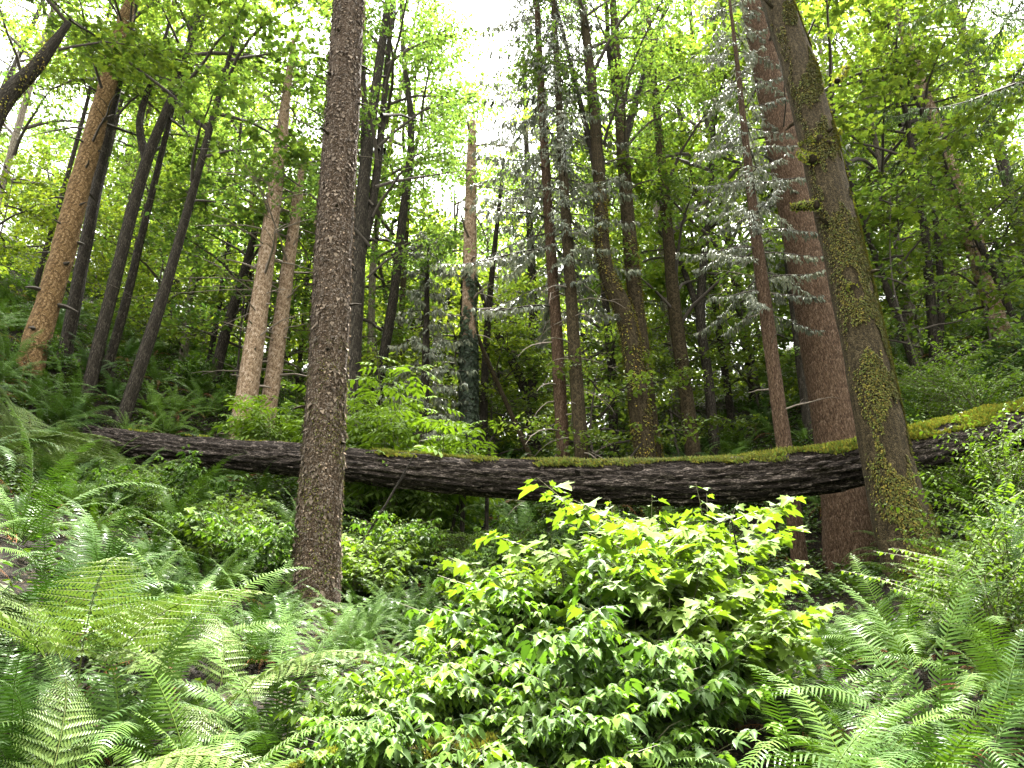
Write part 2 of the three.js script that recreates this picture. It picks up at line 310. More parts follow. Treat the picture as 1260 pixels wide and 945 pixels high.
function addCrown(t, path, crown, mat, { turn = 0, scale = 1, lift = 0, sy = 1, branch = M.twig } = {}) {
  const q = leanOf(path).multiply(new THREE.Quaternion().setFromAxisAngle(V(0, 1, 0), turn));
  for (const [name, g, m] of [['branches', crown.wood, branch], ['crown', crown.leaves, mat]]) {
    const o = mesh(name, g, m, t); o.quaternion.copy(q); o.scale.set(scale, scale * sy, scale); o.position.set(0, lift, 0).applyQuaternion(q);
    if (name === 'branches') { o.name = 'branch'; o.userData.kind = 'stuff'; }
  }
}
function stubs(t, info, { n, from = 0.1, to = 1, len = [0.2, 0.6], mat = M.deadwood, seed = 5, thick = 0.018, droop = 0.1, name = 'dead_branch', fork = false, rise = 0 }) {
  const r = rng(seed), N = info.pts.length - 1;
  for (let i = 0; i < n; i++) {
    const k = Math.min(N - 1, Math.floor(lerp(from, to, (i + r() * 0.8) / n) * N)), p = info.pts[k], a = i * 2.39996 + r() * 1.2, l = lerp(len[0], len[1], Math.pow(r(), 1.5)), g = new Geo(), pts = [p.clone()];
    let q = p.clone(); const e = rise + (r() - 0.3) * 0.5;
    for (let m = 1; m <= 4; m++) { q = q.clone().addScaledVector(sideDir(0, a + (r() - 0.5) * 0.3, e - droop * m + (r() - 0.5) * 0.25), l / 4 + (m === 1 ? info.rr[k] : 0)); pts.push(q); }
    const th = thick * (0.6 + 0.8 * r()); tube(g, pts, [th * 1.3, th, th * 0.8, th * 0.55, th * 0.25], 4);
    if (fork && l > 0.6) for (let b = 0; b < 4; b++) { const j = 1 + b % 3, w = pts[j].clone().lerp(pts[j + 1], r()), e2 = w.clone().addScaledVector(sideDir(0, a + (b % 2 ? 1 : -1) * (0.5 + 0.4 * r()), (r() - 0.6) * 0.6), l * 0.28); tube(g, [w, w.clone().lerp(e2, 0.5).add(V(0, 0.02, 0)), e2], [th * 0.45, th * 0.3, th * 0.12], 3); }
    mesh(name, g, mat, t);
  }
}
// small tufts standing on a stem: moss, bark scales, ivy
function tufts(info, { n, from = 0, to = 1, size, shape = 'diamond', color, seed = 3, out = 0.6, angle = null, spread = 3.2, patch = 0, lift = 0, wide = 1, down = 0.3, toss = 0.5 }) {
  const r = rng(seed), g = new Geo(), N = info.pts.length - 1; let made = 0, tries = 0;
  while (made < n && tries++ < n * 8) {
    const f = lerp(from, to, r()) * N, k = Math.min(N - 1, Math.floor(f)), p = info.pts[k].clone().lerp(info.pts[k + 1], f - k), rad = lerp(info.rr[k], info.rr[k + 1], f - k), a = angle === null ? r() * 6.283 : angle + (r() + r() - 1) * spread;
    const nx = Math.cos(a), nz = Math.sin(a), T = info.pts[k + 1].clone().sub(info.pts[k]).normalize(), N1 = V(nx, 0, nz); N1.addScaledVector(T, -N1.dot(T)).normalize();
    if (patch && fbm(p.x * patch + nx, p.y * patch, p.z * patch + nz + seed, 4) < -0.03) continue;
    p.addScaledVector(N1, rad * (1 + lift));
    const d = N1.clone().multiplyScalar(out).addScaledVector(T, -down + (r() - 0.5) * toss).add(V((r() - 0.5) * toss, (r() - 0.5) * toss, (r() - 0.5) * toss));
    const c = color(r); leaf(g, shape, p, d, N1.clone().addScaledVector(T, 0.6), size * (0.5 + r()), c, 0.2, 0.3, wide); made++;
  }
  return g;
}
const mossColor = (r) => { const k = 0.6 + 0.8 * r(); return [0.16 * k * (0.7 + 0.6 * r()), 0.175 * k, 0.018 * k]; };
let treeSeed = 900;
function tree(name, label, { pts, d, over = 7, mat, crown = null, leaves = null, rough, flare = 0.3, seg = 14, step = 0.3, group, extra, dd = 0, ...c }) {
  const { out, rad } = trunkPath(pts, d, over, dd), t = thing(name, label, 'tree', out[0], group), info = trunkMesh('trunk', out, rad, mat, t, { seg, step, rough, flare, seed: ++treeSeed });
  if (crown) addCrown(t, out, crown, leaves, c);
  if (extra) extra(t, info);
  return t;
}
// a limb that forks off a tree, given by pixels
function limb(t, pts, d, mat, seg = 8, over = 3) {
  const out = pts.map(([px, py], i) => at(px, py, d + 0.15 * i)), rad = pts.map(([, , w], i) => 0.5 * w * depthOf(out[i]) / F), n = out.length;
  if (over) { out.push(out[n - 1].clone().addScaledVector(out[n - 1].clone().sub(out[n - 2]).normalize(), over)); rad.push(rad[n - 1] * 0.4); }
  const m = trunkMesh('limb', out, rad, mat, t, { seg, step: 0.3, flare: 0, rough: 0.05, seed: ++treeSeed }); m.m.position.copy(out[0]).sub(t.position); return m;
}

// --- the big spruce in front of the log
tree('spruce_tree', 'tall straight scaly barked spruce trunk standing in front of the fallen log', {
  pts: [[384, 756, 60], [391, 660, 54], [400, 520, 49], [411, 300, 44], [422, 120, 40], [429, 0, 36]], d: 8.4, over: 9, mat: M.spruce, seg: 64, step: 0.04, rough: 0.07, flare: 0.4,
  extra: (t, info) => {
    mesh('bark_scales', tufts(info, { n: 15000, size: 0.03, shape: 'diamond', out: 0.55, down: 0.75, toss: 0.9, wide: 1.2, seed: 77, color: (r) => { const k = 0.5 + 1.0 * r(), w = r() < 0.2 ? 1.7 : 0.65; return [0.1 * k * w, 0.074 * k * w, 0.05 * k * w]; }, to: 0.72 }), L.fern_dead, t).userData.kind = 'stuff';
    mesh('bark_scales', tufts(info, { n: 2600, size: 0.06, out: 0.5, down: 0.8, toss: 0.7, wide: 1.1, seed: 78, patch: 3, color: (r) => { const k = 0.4 + 1.1 * r(); return [0.11 * k, 0.085 * k, 0.06 * k]; }, to: 0.72 }), L.fern_dead, t).userData.kind = 'stuff';
    mesh('moss', tufts(info, { n: 6000, to: 0.2, size: 0.016, color: (r) => mossColor(r).map((c) => c * 0.7), patch: 2.2, seed: 12 }), L.moss, t).userData.kind = 'stuff';
    stubs(t, info, { n: 30, from: 0.12, to: 0.75, len: [0.05, 0.2], seed: 4, mat: M.moss_bark, thick: 0.02 });
    stubs(t, info, { n: 7, from: 0.52, to: 0.8, len: [0.5, 1.6], seed: 14, mat: M.twig, thick: 0.016, fork: true });
  } });
// --- the mossy leaning trunk in front of the log
tree('mossy_tree', 'thick moss covered trunk leaning slightly, standing in front of the log', {
  pts: [[1112, 650, 66], [1092, 570, 57], [1062, 420, 51], [1035, 300, 48], [1008, 180, 44], [982, 80, 40], [955, 0, 35]], d: 8.7, over: 8, mat: M.moss_bark, seg: 56, step: 0.05, rough: 0.07, flare: 0.25,
  extra: (t, info) => {
    mesh('moss', tufts(info, { n: 62000, to: 0.62, size: 0.03, color: (r) => { const c = mossColor(r), k = r() < 0.55 ? 0.55 : 1; return [c[0] * k * 0.75, c[1] * k * 0.66, c[2] * k]; }, patch: 1.1, seed: 21, angle: 0.6, spread: 2.5, down: 0.5 }), L.moss, t).userData.kind = 'stuff';
    mesh('moss', tufts(info, { n: 9000, from: 0.05, to: 0.5, size: 0.03, color: mossColor, seed: 22, angle: -0.2, spread: 0.55, patch: 1.6 }), L.moss, t).userData.kind = 'stuff';
    stubs(t, info, { n: 12, from: 0.25, to: 0.75, len: [0.1, 0.3], seed: 8, mat: M.moss_bark, thick: 0.03 });
    for (const [px, py, dx, dy, w] of [[1005, 252, -30, 3, 12], [1010, 172, -24, 6, 14], [1018, 178, 14, -18, 10], [1000, 196, -16, -8, 12], [1050, 355, -16, 0, 10], [1030, 100, 12, -18, 7]]) {
      const s = limb(t, [[px, py, w], [px + dx * 0.5, py + dy * 0.4, w * 0.85], [px + dx, py + dy, w * 0.6]], 8.45, M.moss_bark, 8, 0); s.m.name = 'stub';
      const q = s.pts.map((p) => p.clone().add(s.m.position)); mesh('moss', tufts({ pts: q, rr: s.rr }, { n: 420, size: 0.035, color: mossColor, seed: 50 + px, toss: 1.2 }), L.moss, t).userData.kind = 'stuff';
    }
  } });
// --- the reddish trunk behind the log
tree('cedar_tree', 'broad reddish brown conifer trunk rising behind the log', {
  pts: [[1050, 690, 62], [1040, 600, 56], [1014, 440, 50], [984, 280, 43], [954, 130, 37], [928, 0, 32]], d: 11.2, over: 8, mat: M.cedar, seg: 48, step: 0.08, rough: 0.03, flare: 0.3,
  extra: (t, info) => {
    mesh('bark_scales', tufts(info, { n: 12000, size: 0.05, out: 0.28, down: 1, toss: 0.3, wide: 0.4, seed: 87, color: (r) => { const k = 0.35 + 1.1 * r(); return [0.09 * k, 0.055 * k, 0.032 * k]; }, to: 0.8 }), L.fern_dead, t).userData.kind = 'stuff';
    stubs(t, info, { n: 22, from: 0.35, to: 0.8, len: [0.3, 1.8], seed: 18, mat: M.twig, thick: 0.02, fork: true });
  } });
// --- the slim reddish trunk behind the log
tree('slim_conifer_tree', 'slim reddish trunk with peeling bark standing behind the log', {
  pts: [[988, 725, 21], [975, 620, 20], [958, 500, 18], [942, 380, 16], [928, 270, 13], [918, 180, 9], [905, 60, 5]], d: 10.6, over: 2, mat: M.cedar, seg: 18, step: 0.12, rough: 0.1, crown: CROWN.conifer[0], leaves: L.conifer[0], lift: 3.3, scale: 0.56, turn: 1,
  extra: (t, info) => stubs(t, info, { n: 18, from: 0.25, to: 0.8, len: [0.2, 0.9], seed: 28, mat: M.deadwood, thick: 0.01, fork: true }) });

// --- left side
tree('orange_barked_tree', 'orange brown knobbly trunk with a broken top and short dead branches', {
  pts: [[36, 450, 30], [66, 350, 27], [98, 230, 24], [125, 130, 21], [155, 20, 17]], d: 13.4, over: 0.6, mat: M.orange, seg: 26, step: 0.12, rough: 0.12,
  extra: (t, info) => { stubs(t, info, { n: 34, from: 0.05, to: 0.98, len: [0.12, 0.5], seed: 31, mat: M.twig, thick: 0.035 }); stubs(t, info, { n: 9, from: 0.55, to: 0.95, len: [1.2, 2.6], seed: 33, mat: M.twig, thick: 0.03, rise: 0.3, fork: true }); } });
const DK = 'dark slender trunk of a leafy tree';
tree('maple_tree', 'dark straight maple trunk beside the orange brown trunk', { pts: [[76, 455, 17], [104, 310, 15], [131, 170, 12]], d: 14.2, over: 7, mat: M.dark, crown: CROWN.broad[1], leaves: L.broad[1], turn: 0.4, scale: 0.75, lift: 4 });
tree('maple_tree', 'dark maple forking into two ascending limbs above the bracken bank', { pts: [[106, 490, 16], [140, 350, 15], [180, 200, 13], [215, 110, 9], [238, 40, 6]], d: 13.8, over: 5, mat: M.dark, crown: CROWN.maple[1], leaves: L.broad[0], turn: 2, scale: 0.9, lift: 3.5, extra: (t) => limb(t, [[180, 200, 11], [172, 150, 9], [190, 90, 6]], 13.8, M.dark) });
tree('maple_tree', 'thin dark maple trunk between two thicker dark trunks above the bracken', { pts: [[122, 485, 12], [150, 390, 11], [172, 300, 9]], d: 14.6, over: 8, mat: M.dark, crown: CROWN.broad[3], leaves: L.broad[0], turn: 3, scale: 0.75, lift: 4 });
tree('maple_tree', 'dark maple trunk rising behind the uphill end of the log', { pts: [[158, 495, 16], [186, 410, 15], [212, 325, 12]], d: 13.6, over: 7, mat: M.dark, crown: CROWN.maple[0], leaves: L.broad[0], turn: 1.2, scale: 0.75, lift: 3 });
tree('maple_tree', 'dark leaning maple trunk beside the three pale trunks', { pts: [[252, 520, 15], [275, 420, 13], [302, 330, 11]], d: 16, over: 2, mat: M.dark, crown: CROWN.sapling[2], leaves: L.broad[2], turn: 4, scale: 0.8, lift: 1.5 });
tree('maple_tree', 'short mossy forked trunk in the bright gap behind the log', { pts: [[214, 515, 14], [224, 450, 11], [232, 380, 8]], d: 19, over: 6, mat: M.grey, crown: CROWN.sapling[2], leaves: L.broad[1], turn: 5, scale: 1, lift: 1 });
const bare = (seed, n) => (t, info) => { stubs(t, info, { n, from: 0.25, to: 0.98, len: [0.5, 2.6], seed, thick: 0.018, fork: true, rise: 0.15 }); stubs(t, info, { n, from: 0.05, to: 0.95, len: [0.1, 0.35], seed: seed + 1, thick: 0.022 }); };
tree('spruce_snag', 'tall pale pinkish trunk with many bare dead branches', { pts: [[297, 530, 27], [312, 430, 24], [330, 300, 20], [346, 170, 15], [354, 105, 10]], d: 14.2, over: 1.5, mat: M.pale, seg: 22, step: 0.15, rough: 0.09, extra: bare(41, 42) });
tree('spruce_snag', 'shorter pale pinkish trunk leaning beside the bare branched one', { pts: [[328, 520, 21], [345, 400, 18], [366, 245, 13]], d: 14.8, over: 1, mat: M.pale, seg: 20, step: 0.15, rough: 0.1, extra: bare(43, 22) });
tree('spruce_snag', 'thin yellowish broken pole of a dead tree', { pts: [[305, 500, 10], [308, 350, 9], [313, 180, 6]], d: 19, over: 0, mat: M.orange, rough: 0.1, extra: bare(45, 10) });
// --- behind the big spruce
tree('maple_tree', 'dark many stemmed maple rising right behind the big spruce trunk', { pts: [[432, 500, 20], [438, 380, 19], [446, 240, 16], [462, 110, 12], [475, 20, 9]], d: 14, over: 5, mat: M.dark, crown: CROWN.broad[0], leaves: L.broad[3], turn: 0.3, scale: 0.72, lift: 2,
  extra: (t) => { limb(t, [[440, 330, 14], [460, 240, 11], [472, 130, 8], [480, 40, 6]], 14, M.dark); limb(t, [[446, 240, 9], [448, 120, 7], [442, 30, 5]], 14, M.dark); } });
tree('alder_tree', 'thin crooked dark trunk curving up behind the log', { pts: [[462, 490, 14], [482, 380, 12], [494, 280, 11], [506, 160, 8], [496, 60, 6], [494, 0, 5]], d: 16, over: 4, mat: M.dark, crown: CROWN.broad[3], leaves: L.broad[3], turn: 2.2, scale: 0.9, lift: 2 });
tree('ivy_clad_snag', 'pale broken snag with its lower trunk wrapped in dark ivy', { pts: [[577, 545, 20], [577, 400, 18], [579, 260, 15], [581, 150, 9]], d: 14.8, over: 0, mat: M.pale, seg: 22, rough: 0.12, step: 0.15,
  extra: (t, info) => { mesh('ivy', tufts(info, { n: 5200, to: 0.4, size: 0.075, shape: 'ovate', color: (r) => shade([0.016, 0.024, 0.012], 0.6 + r()), seed: 61, out: 0.5, down: 0.8, lift: 0.12, wide: 1.3 }), L.ivy, t).userData.kind = 'stuff'; mesh('ivy', tufts(info, { n: 700, from: 0.38, to: 0.56, size: 0.075, shape: 'ovate', color: (r) => shade([0.02, 0.03, 0.013], 0.6 + r()), seed: 64, out: 0.5, down: 0.8, lift: 0.1, wide: 1.3, patch: 1.2 }), L.ivy, t).userData.kind = 'stuff'; stubs(t, info, { n: 26, from: 0.42, to: 0.98, len: [0.2, 1.6], seed: 63, fork: true, thick: 0.02 }); } });
tree('leaning_snag', 'thin dead trunk leaning over beside the ivy clad snag', { pts: [[658, 545, 13], [642, 470, 12], [612, 410, 9], [594, 365, 6]], d: 17.5, over: 0.4, mat: M.dark, rough: 0.12, extra: (t, i) => stubs(t, i, { n: 10, from: 0.3, len: [0.2, 0.9], seed: 71, fork: true, thick: 0.012 }) });
tree('leaning_snag', 'slender mossy pole leaning against the shrubs behind the log', { pts: [[652, 560, 7], [625, 500, 6], [590, 420, 5]], d: 15.5, over: 0.3, mat: M.moss_bark, rough: 0.12 });
tree('young_cedar', 'dense drooping young cedar standing behind the lime leaved bush', { pts: [[522, 540, 12], [524, 430, 9], [526, 330, 5]], d: 14.6, over: 0.5, mat: M.dark, crown: CROWN.conifer[2], leaves: L.conifer[0], scale: 0.86, turn: 0.2 });
tree('cedar_tree', 'dark twin cedar trunk with bare lower boughs behind the log', { pts: [[694, 575, 17], [686, 430, 15], [676, 280, 13], [668, 150, 10]], d: 13.2, over: 7, mat: M.cedar, crown: CROWN.conifer[0], leaves: L.conifer[0], turn: 0.5, scale: 0.85, lift: 2.4, extra: (t, i) => stubs(t, i, { n: 26, from: 0.05, to: 0.4, len: [0.4, 1.5], seed: 73, fork: true, thick: 0.012, droop: 0.25 }) });
tree('cedar_tree', 'mossy twin cedar trunk with drooping grey green boughs', { pts: [[717, 575, 18], [708, 450, 16], [700, 320, 14], [692, 200, 11]], d: 12.8, over: 6, mat: M.moss_bark, crown: CROWN.conifer[1], leaves: L.conifer[0], turn: 2.5, scale: 0.74, lift: 2, extra: (t, i) => stubs(t, i, { n: 16, from: 0.05, to: 0.4, len: [0.4, 1.2], seed: 75, fork: true, thick: 0.012, droop: 0.25 }) });
tree('cedar_tree', 'slender grey green cedar crowded behind the ivy clad snag', { pts: [[655, 520, 13], [656, 380, 11], [650, 240, 8]], d: 19, over: 6, mat: M.dark, crown: CROWN.conifer[0], leaves: L.conifer[0], turn: 4.1, scale: 0.85, lift: 1.5 });
// --- the mossy maples behind the log
const mossOn = (n, seed, to = 0.5) => (t, i) => { mesh('moss', tufts(i, { n, to, size: 0.045, color: (r) => { const c = mossColor(r); return [c[0] * 1.05, c[1] * 0.85, c[2]]; }, patch: 1.6, seed }), L.moss, t).userData.kind = 'stuff'; };
tree('mossy_maple', 'thick maple trunk bending sharply, coated in yellow moss at its foot', { pts: [[796, 580, 27], [784, 480, 25], [768, 385, 23], [745, 330, 19], [738, 230, 16], [728, 100, 12], [716, 0, 9]], d: 13, over: 4, mat: M.moss_bark, seg: 22, step: 0.12, rough: 0.1, crown: CROWN.broad[2], leaves: L.broad[0], turn: 1.1, scale: 0.6, lift: 5,
  extra: (t, i) => { mossOn(3500, 81, 0.45)(t, i); limb(t, [[736, 220, 9], [715, 130, 7], [690, 30, 5]], 13, M.dark); } });
tree('mossy_maple', 'straight dark maple close beside the bending mossy maple', { pts: [[806, 575, 21], [792, 450, 19], [778, 330, 18], [766, 180, 15], [758, 60, 11]], d: 13.8, over: 4, mat: M.moss_bark, seg: 20, step: 0.15, crown: CROWN.broad[1], leaves: L.broad[3], turn: 3.3, scale: 0.62, lift: 5,
  extra: (t, i) => { mossOn(2500, 83, 0.4)(t, i); limb(t, [[766, 180, 11], [790, 100, 8], [812, 30, 5]], 13.8, M.dark); limb(t, [[766, 160, 9], [750, 70, 7], [746, 0, 5]], 13.8, M.dark); } });
tree('alder_tree', 'thin dark alder trunk between the twin cedars and the mossy maples', { pts: [[756, 560, 12], [752, 450, 11], [742, 340, 9]], d: 17, over: 8, mat: M.dark, crown: CROWN.broad[3], leaves: L.broad[1], turn: 0.9, scale: 0.8 });
tree('alder_tree', 'grey furrowed trunk behind the log, beside a dark forked trunk', { pts: [[856, 585, 20], [842, 470, 18], [830, 380, 17], [822, 290, 14]], d: 15, over: 8, mat: M.moss_bark, seg: 18, crown: CROWN.broad[0], leaves: L.broad[0], turn: 2.0, scale: 0.8 });
tree('maple_tree', 'dark trunk forking into a low crooked limb behind the log', { pts: [[882, 580, 14], [872, 470, 12], [862, 390, 12], [868, 300, 9], [876, 200, 7]], d: 15.6, over: 6, mat: M.dark, crown: CROWN.maple[0], leaves: L.broad[1], turn: 2.9, scale: 0.9, lift: 2, extra: (t) => limb(t, [[862, 390, 9], [846, 345, 8], [832, 310, 6], [815, 290, 4]], 15.6, M.dark, 8, 1) });
tree('cedar_tree', 'dark cedar trunk half hidden behind the broad reddish trunk', { pts: [[1004, 560, 22], [990, 450, 20], [974, 330, 16], [960, 230, 12]], d: 14.5, over: 6, mat: M.dark, crown: CROWN.conifer[1], leaves: L.conifer[0], turn: 0.7, scale: 0.95 });
// --- right side
tree('maple_tree', 'thin dark leaning trunk above the moss topped end of the log', { pts: [[1136, 480, 11], [1112, 410, 10], [1084, 335, 8]], d: 15, over: 6, mat: M.dark, crown: CROWN.maple[0], leaves: L.broad[1], turn: 4.4, scale: 0.95, lift: 0.5 });
tree('maple_tree', 'dark double trunk standing on the slope above the moss topped log', { pts: [[1153, 480, 13], [1146, 380, 12], [1136, 270, 9], [1120, 170, 7]], d: 15.5, over: 6, mat: M.dark, crown: CROWN.maple[1], leaves: L.broad[1], turn: 1.9, scale: 1, lift: 1, extra: (t) => limb(t, [[1153, 460, 10], [1158, 370, 9], [1150, 255, 7]], 15.4, M.dark) });
tree('maple_tree', 'mossy grey trunk beside the dark double trunk', { pts: [[1136, 480, 13], [1124, 400, 12], [1108, 320, 9]], d: 17.5, over: 7, mat: M.grey, crown: CROWN.broad[1], leaves: L.broad[1], turn: 3.9, scale: 0.85 });
tree('hemlock_tree', 'tan hemlock trunk on the upper bank with drooping feathery boughs', { pts: [[1240, 440, 24], [1208, 330, 22], [1178, 240, 20], [1148, 150, 16]], d: 16, over: 8, mat: M.pale, seg: 22, rough: 0.1, crown: CROWN.hemlock[0], leaves: L.conifer[1], turn: 2.6, scale: 0.85, lift: 3, extra: (t, i) => { mossOn(2500, 91, 0.35)(t, i); stubs(t, i, { n: 14, from: 0.2, to: 0.7, len: [0.3, 1.4], seed: 93, fork: true }); } });
tree('alder_tree', 'thin dark pole beside the tan hemlock trunk', { pts: [[1262, 440, 10], [1230, 350, 9], [1200, 290, 7]], d: 15.5, over: 6, mat: M.dark, crown: CROWN.broad[3], leaves: L.broad[1], turn: 0.2, scale: 0.75 });
// trees that stand just outside the frame and reach in
tree('maple_tree', 'bowed mossy maple limb reaching in over the bracken bank', { pts: [[-60, 330, 28], [-30, 200, 26], [6, 122, 22], [44, 82, 17]], d: 11, over: 1.2, mat: M.dark, seg: 20, step: 0.15, crown: CROWN.maple[1], leaves: L.broad[1], turn: 0.5, scale: 0.7, lift: 4.5, extra: mossOn(1500, 95, 0.95) });
tree('hemlock_tree', 'hemlock hanging thin drooping boughs over the fern slope', { pts: [[1395, 430, 34], [1340, 200, 30], [1290, 0, 26]], d: 12, over: 7, mat: M.moss_bark, seg: 20, crown: CROWN.hemlock[0], leaves: L.conifer[1], turn: 0.4, scale: 0.95, lift: 1.5 });

// --- the forest goes on behind and beside the viewpoint
for (const [x, z, k, w] of [[-8, 8, 0, 1], [3.5, 9, 2, 0.95], [11, 7, 1, 1], [-2.5, 13, 1, 1.1], [8, 15, 0, 1.1], [-14, 14, 2, 1.1]]) {
  const p = V(x, hill(x, -z) - 0.1, z), t = thing('downslope_maple', 'leafy maple standing on the lower ground down the ravine', 'tree', p, 'maples down the ravine'), path = [p, p.clone().add(V(0.2, 8, 0.1)), p.clone().add(V(0.1, 18, -0.2)), p.clone().add(V(0.3, 24, 0))];
  trunkMesh('trunk', path, [0.28, 0.2, 0.12, 0.03], M.dark, t, { seg: 12, step: 0.5, seed: x + z });
  addCrown(t, path, CROWN.broad[k], L.broad[0], { turn: x * z, scale: w, lift: -2 });
}
// --- the forest further up the slope
{
  const r = rng(4242), kinds = [['broad', 0], ['broad', 1], ['broad', 2], ['broad', 3], ['conifer', 0], ['conifer', 1]], spots = [];
  let tries = 0;
  while (spots.length < 31 && tries++ < 4000) {
    const d = 19 + 40 * Math.pow(r(), 1.2), px = -120 + 1500 * r(), p = groundAt(px, d);
    if (Math.abs(px - 585) < 105 || Math.abs(px - 345) < 60) continue;
    if (spots.some((q) => q.distanceTo(p) < 2.3)) continue;
    spots.push(p); const k = r() < 0.78 ? kinds[Math.floor(r() * 4)] : kinds[4 + Math.floor(r() * 2)], con = k[0] === 'conifer';
    const H = 17 + 8 * r(), lean = (r() - 0.5) * 1.6, bend = (r() - 0.5) * 0.8, rb = 0.1 + 0.14 * r();
    const path = [p, p.clone().add(V(bend, H * 0.35, 0)), p.clone().add(V(lean * 0.7 + bend, H * 0.7, 0)), p.clone().add(V(lean, H, 0))];
    const t = thing(con ? 'far_cedar' : 'far_maple', con ? 'grey green cedar among the crowded trees far up the slope' : 'leafy tree with a thin trunk among the crowded trees far up the slope', 'tree', p, 'trees crowding the slope above the log');
    trunkMesh('trunk', path, [rb, rb * 0.8, rb * 0.55, rb * 0.2], [M.dark, M.dark, M.grey, M.pale, M.moss_bark][Math.floor(r() * 5)], t, { seg: 9, step: 0.6, seed: r() * 99 });
    addCrown(t, path, CROWN[k[0]][k[1]], con ? L.conifer[0] : L.broad[[0, 1, 1, 3][Math.floor(r() * 4)]], { turn: r() * 6.28, scale: 1.05 + 0.35 * r(), lift: -2 - 1.5 * r() });
  }
  for (const [px, d, k, sc] of [[500, 25, 3, 0.9], [545, 28, 1, 0.95], [590, 26, 3, 0.85], [630, 29, 0, 0.95], [520, 34, 0, 1.0], [350, 30, 1, 0.9]]) {
    const p = groundAt(px, d), t = thing('far_maple', 'pale leafy tree with a low crown behind the ivy clad snag', 'tree', p, 'low trees behind the snag'), path = [p, p.clone().add(V(0.3, 5, 0)), p.clone().add(V(0.1, 12 * sc, 0))];
    trunkMesh('trunk', path, [0.14, 0.1, 0.03], M.dark, t, { seg: 9, step: 0.6, seed: px }); addCrown(t, path, CROWN.broad[k], L.broad[k % 2 ? 1 : 3], { turn: px, scale: sc * 0.85, lift: -2 });
  }
  for (let i = 0; i < 30; i++) { // slim dark poles between the trunks
    const px = 30 + 1220 * ((i * 0.618034) % 1) + 20 * r(), d = 16 + 10 * r(), p = groundAt(px, d), H = (Math.abs(px - 585) < 75 ? 6 : 11) + 5 * r(), ln = (r() - 0.5) * 1.8, path = [p.clone().add(V(0, -0.3, 0)), p.clone().add(V(ln * 0.2 + (r() - 0.5) * 0.4, H * 0.4, 0)), p.clone().add(V(ln, H, 0))];
    const t = thing('pole_tree', ['slim dark straight pole tree', 'slim dark bent pole tree', 'slim mossy pole tree'][i % 3] + ' between the thicker trunks behind the log', 'tree', path[0], 'slim pole trees behind the log'), rb = 0.07 + 0.06 * r();
    const info = trunkMesh('trunk', path, [rb, rb * 0.8, rb * 0.35], i % 3 === 2 ? M.moss_bark : M.dark, t, { seg: 8, step: 0.4, flare: 0.2, seed: i }); stubs(t, info, { n: 5, from: 0.15, to: 0.8, len: [0.3, 1.3], seed: 700 + i, mat: M.twig, thick: 0.012, fork: true });
    if (Math.abs(px - 585) > 75 && Math.abs(px - 340) > 50) addCrown(t, path, CROWN.sapling[i % 3], L.broad[i % 2 ? 1 : 0], { turn: i, scale: 0.8, lift: H * 0.5 });
  }
  // understory saplings
  const sp = []; tries = 0;
  while (sp.length < 105 && tries++ < 6000) {
    const low = sp.length >= 60, d = low ? 20 + 22 * r() : 13 + 20 * Math.pow(r(), 1.1), px = low ? (r() < 0.6 ? 340 + 420 * r() : 1300 * r()) : -60 + 1380 * r(), p = groundAt(px, d);
    if (px < 480 && d < 16.5) continue;
    if (sp.some((q) => q.distanceTo(p) < 1.2)) continue; sp.push(p); p.y -= 0.1;
    const v = Math.floor(r() * 3), H = [5, 4, 6.5][v], s = (low ? 1.1 : 0.6) + 0.4 * r(), path = [p, p.clone().add(V((r() - 0.5) * 0.5, H * 0.5 * s, 0)), p.clone().add(V((r() - 0.5) * 0.6, H * s, 0))];
    const t = thing('vine_maple', low ? 'tall leafy sapling crowding the skyline of the slope between the trunks' : ['leafy sapling of middling height in the understory behind the log', 'short bushy sapling in the understory behind the log', 'tall slender sapling in the understory behind the log'][v], 'sapling', p, 'saplings between the trunks behind the log');
    trunkMesh('trunk', path, [0.03, 0.022, 0.008], M.twig, t, { seg: 6, step: 0.5, flare: 0.1, seed: r() * 99 });
    addCrown(t, path, CROWN.sapling[v], L.broad[[0, 1, 4, 4][Math.floor(r() * 4)]], { turn: r() * 6.28, scale: s });
  }
}

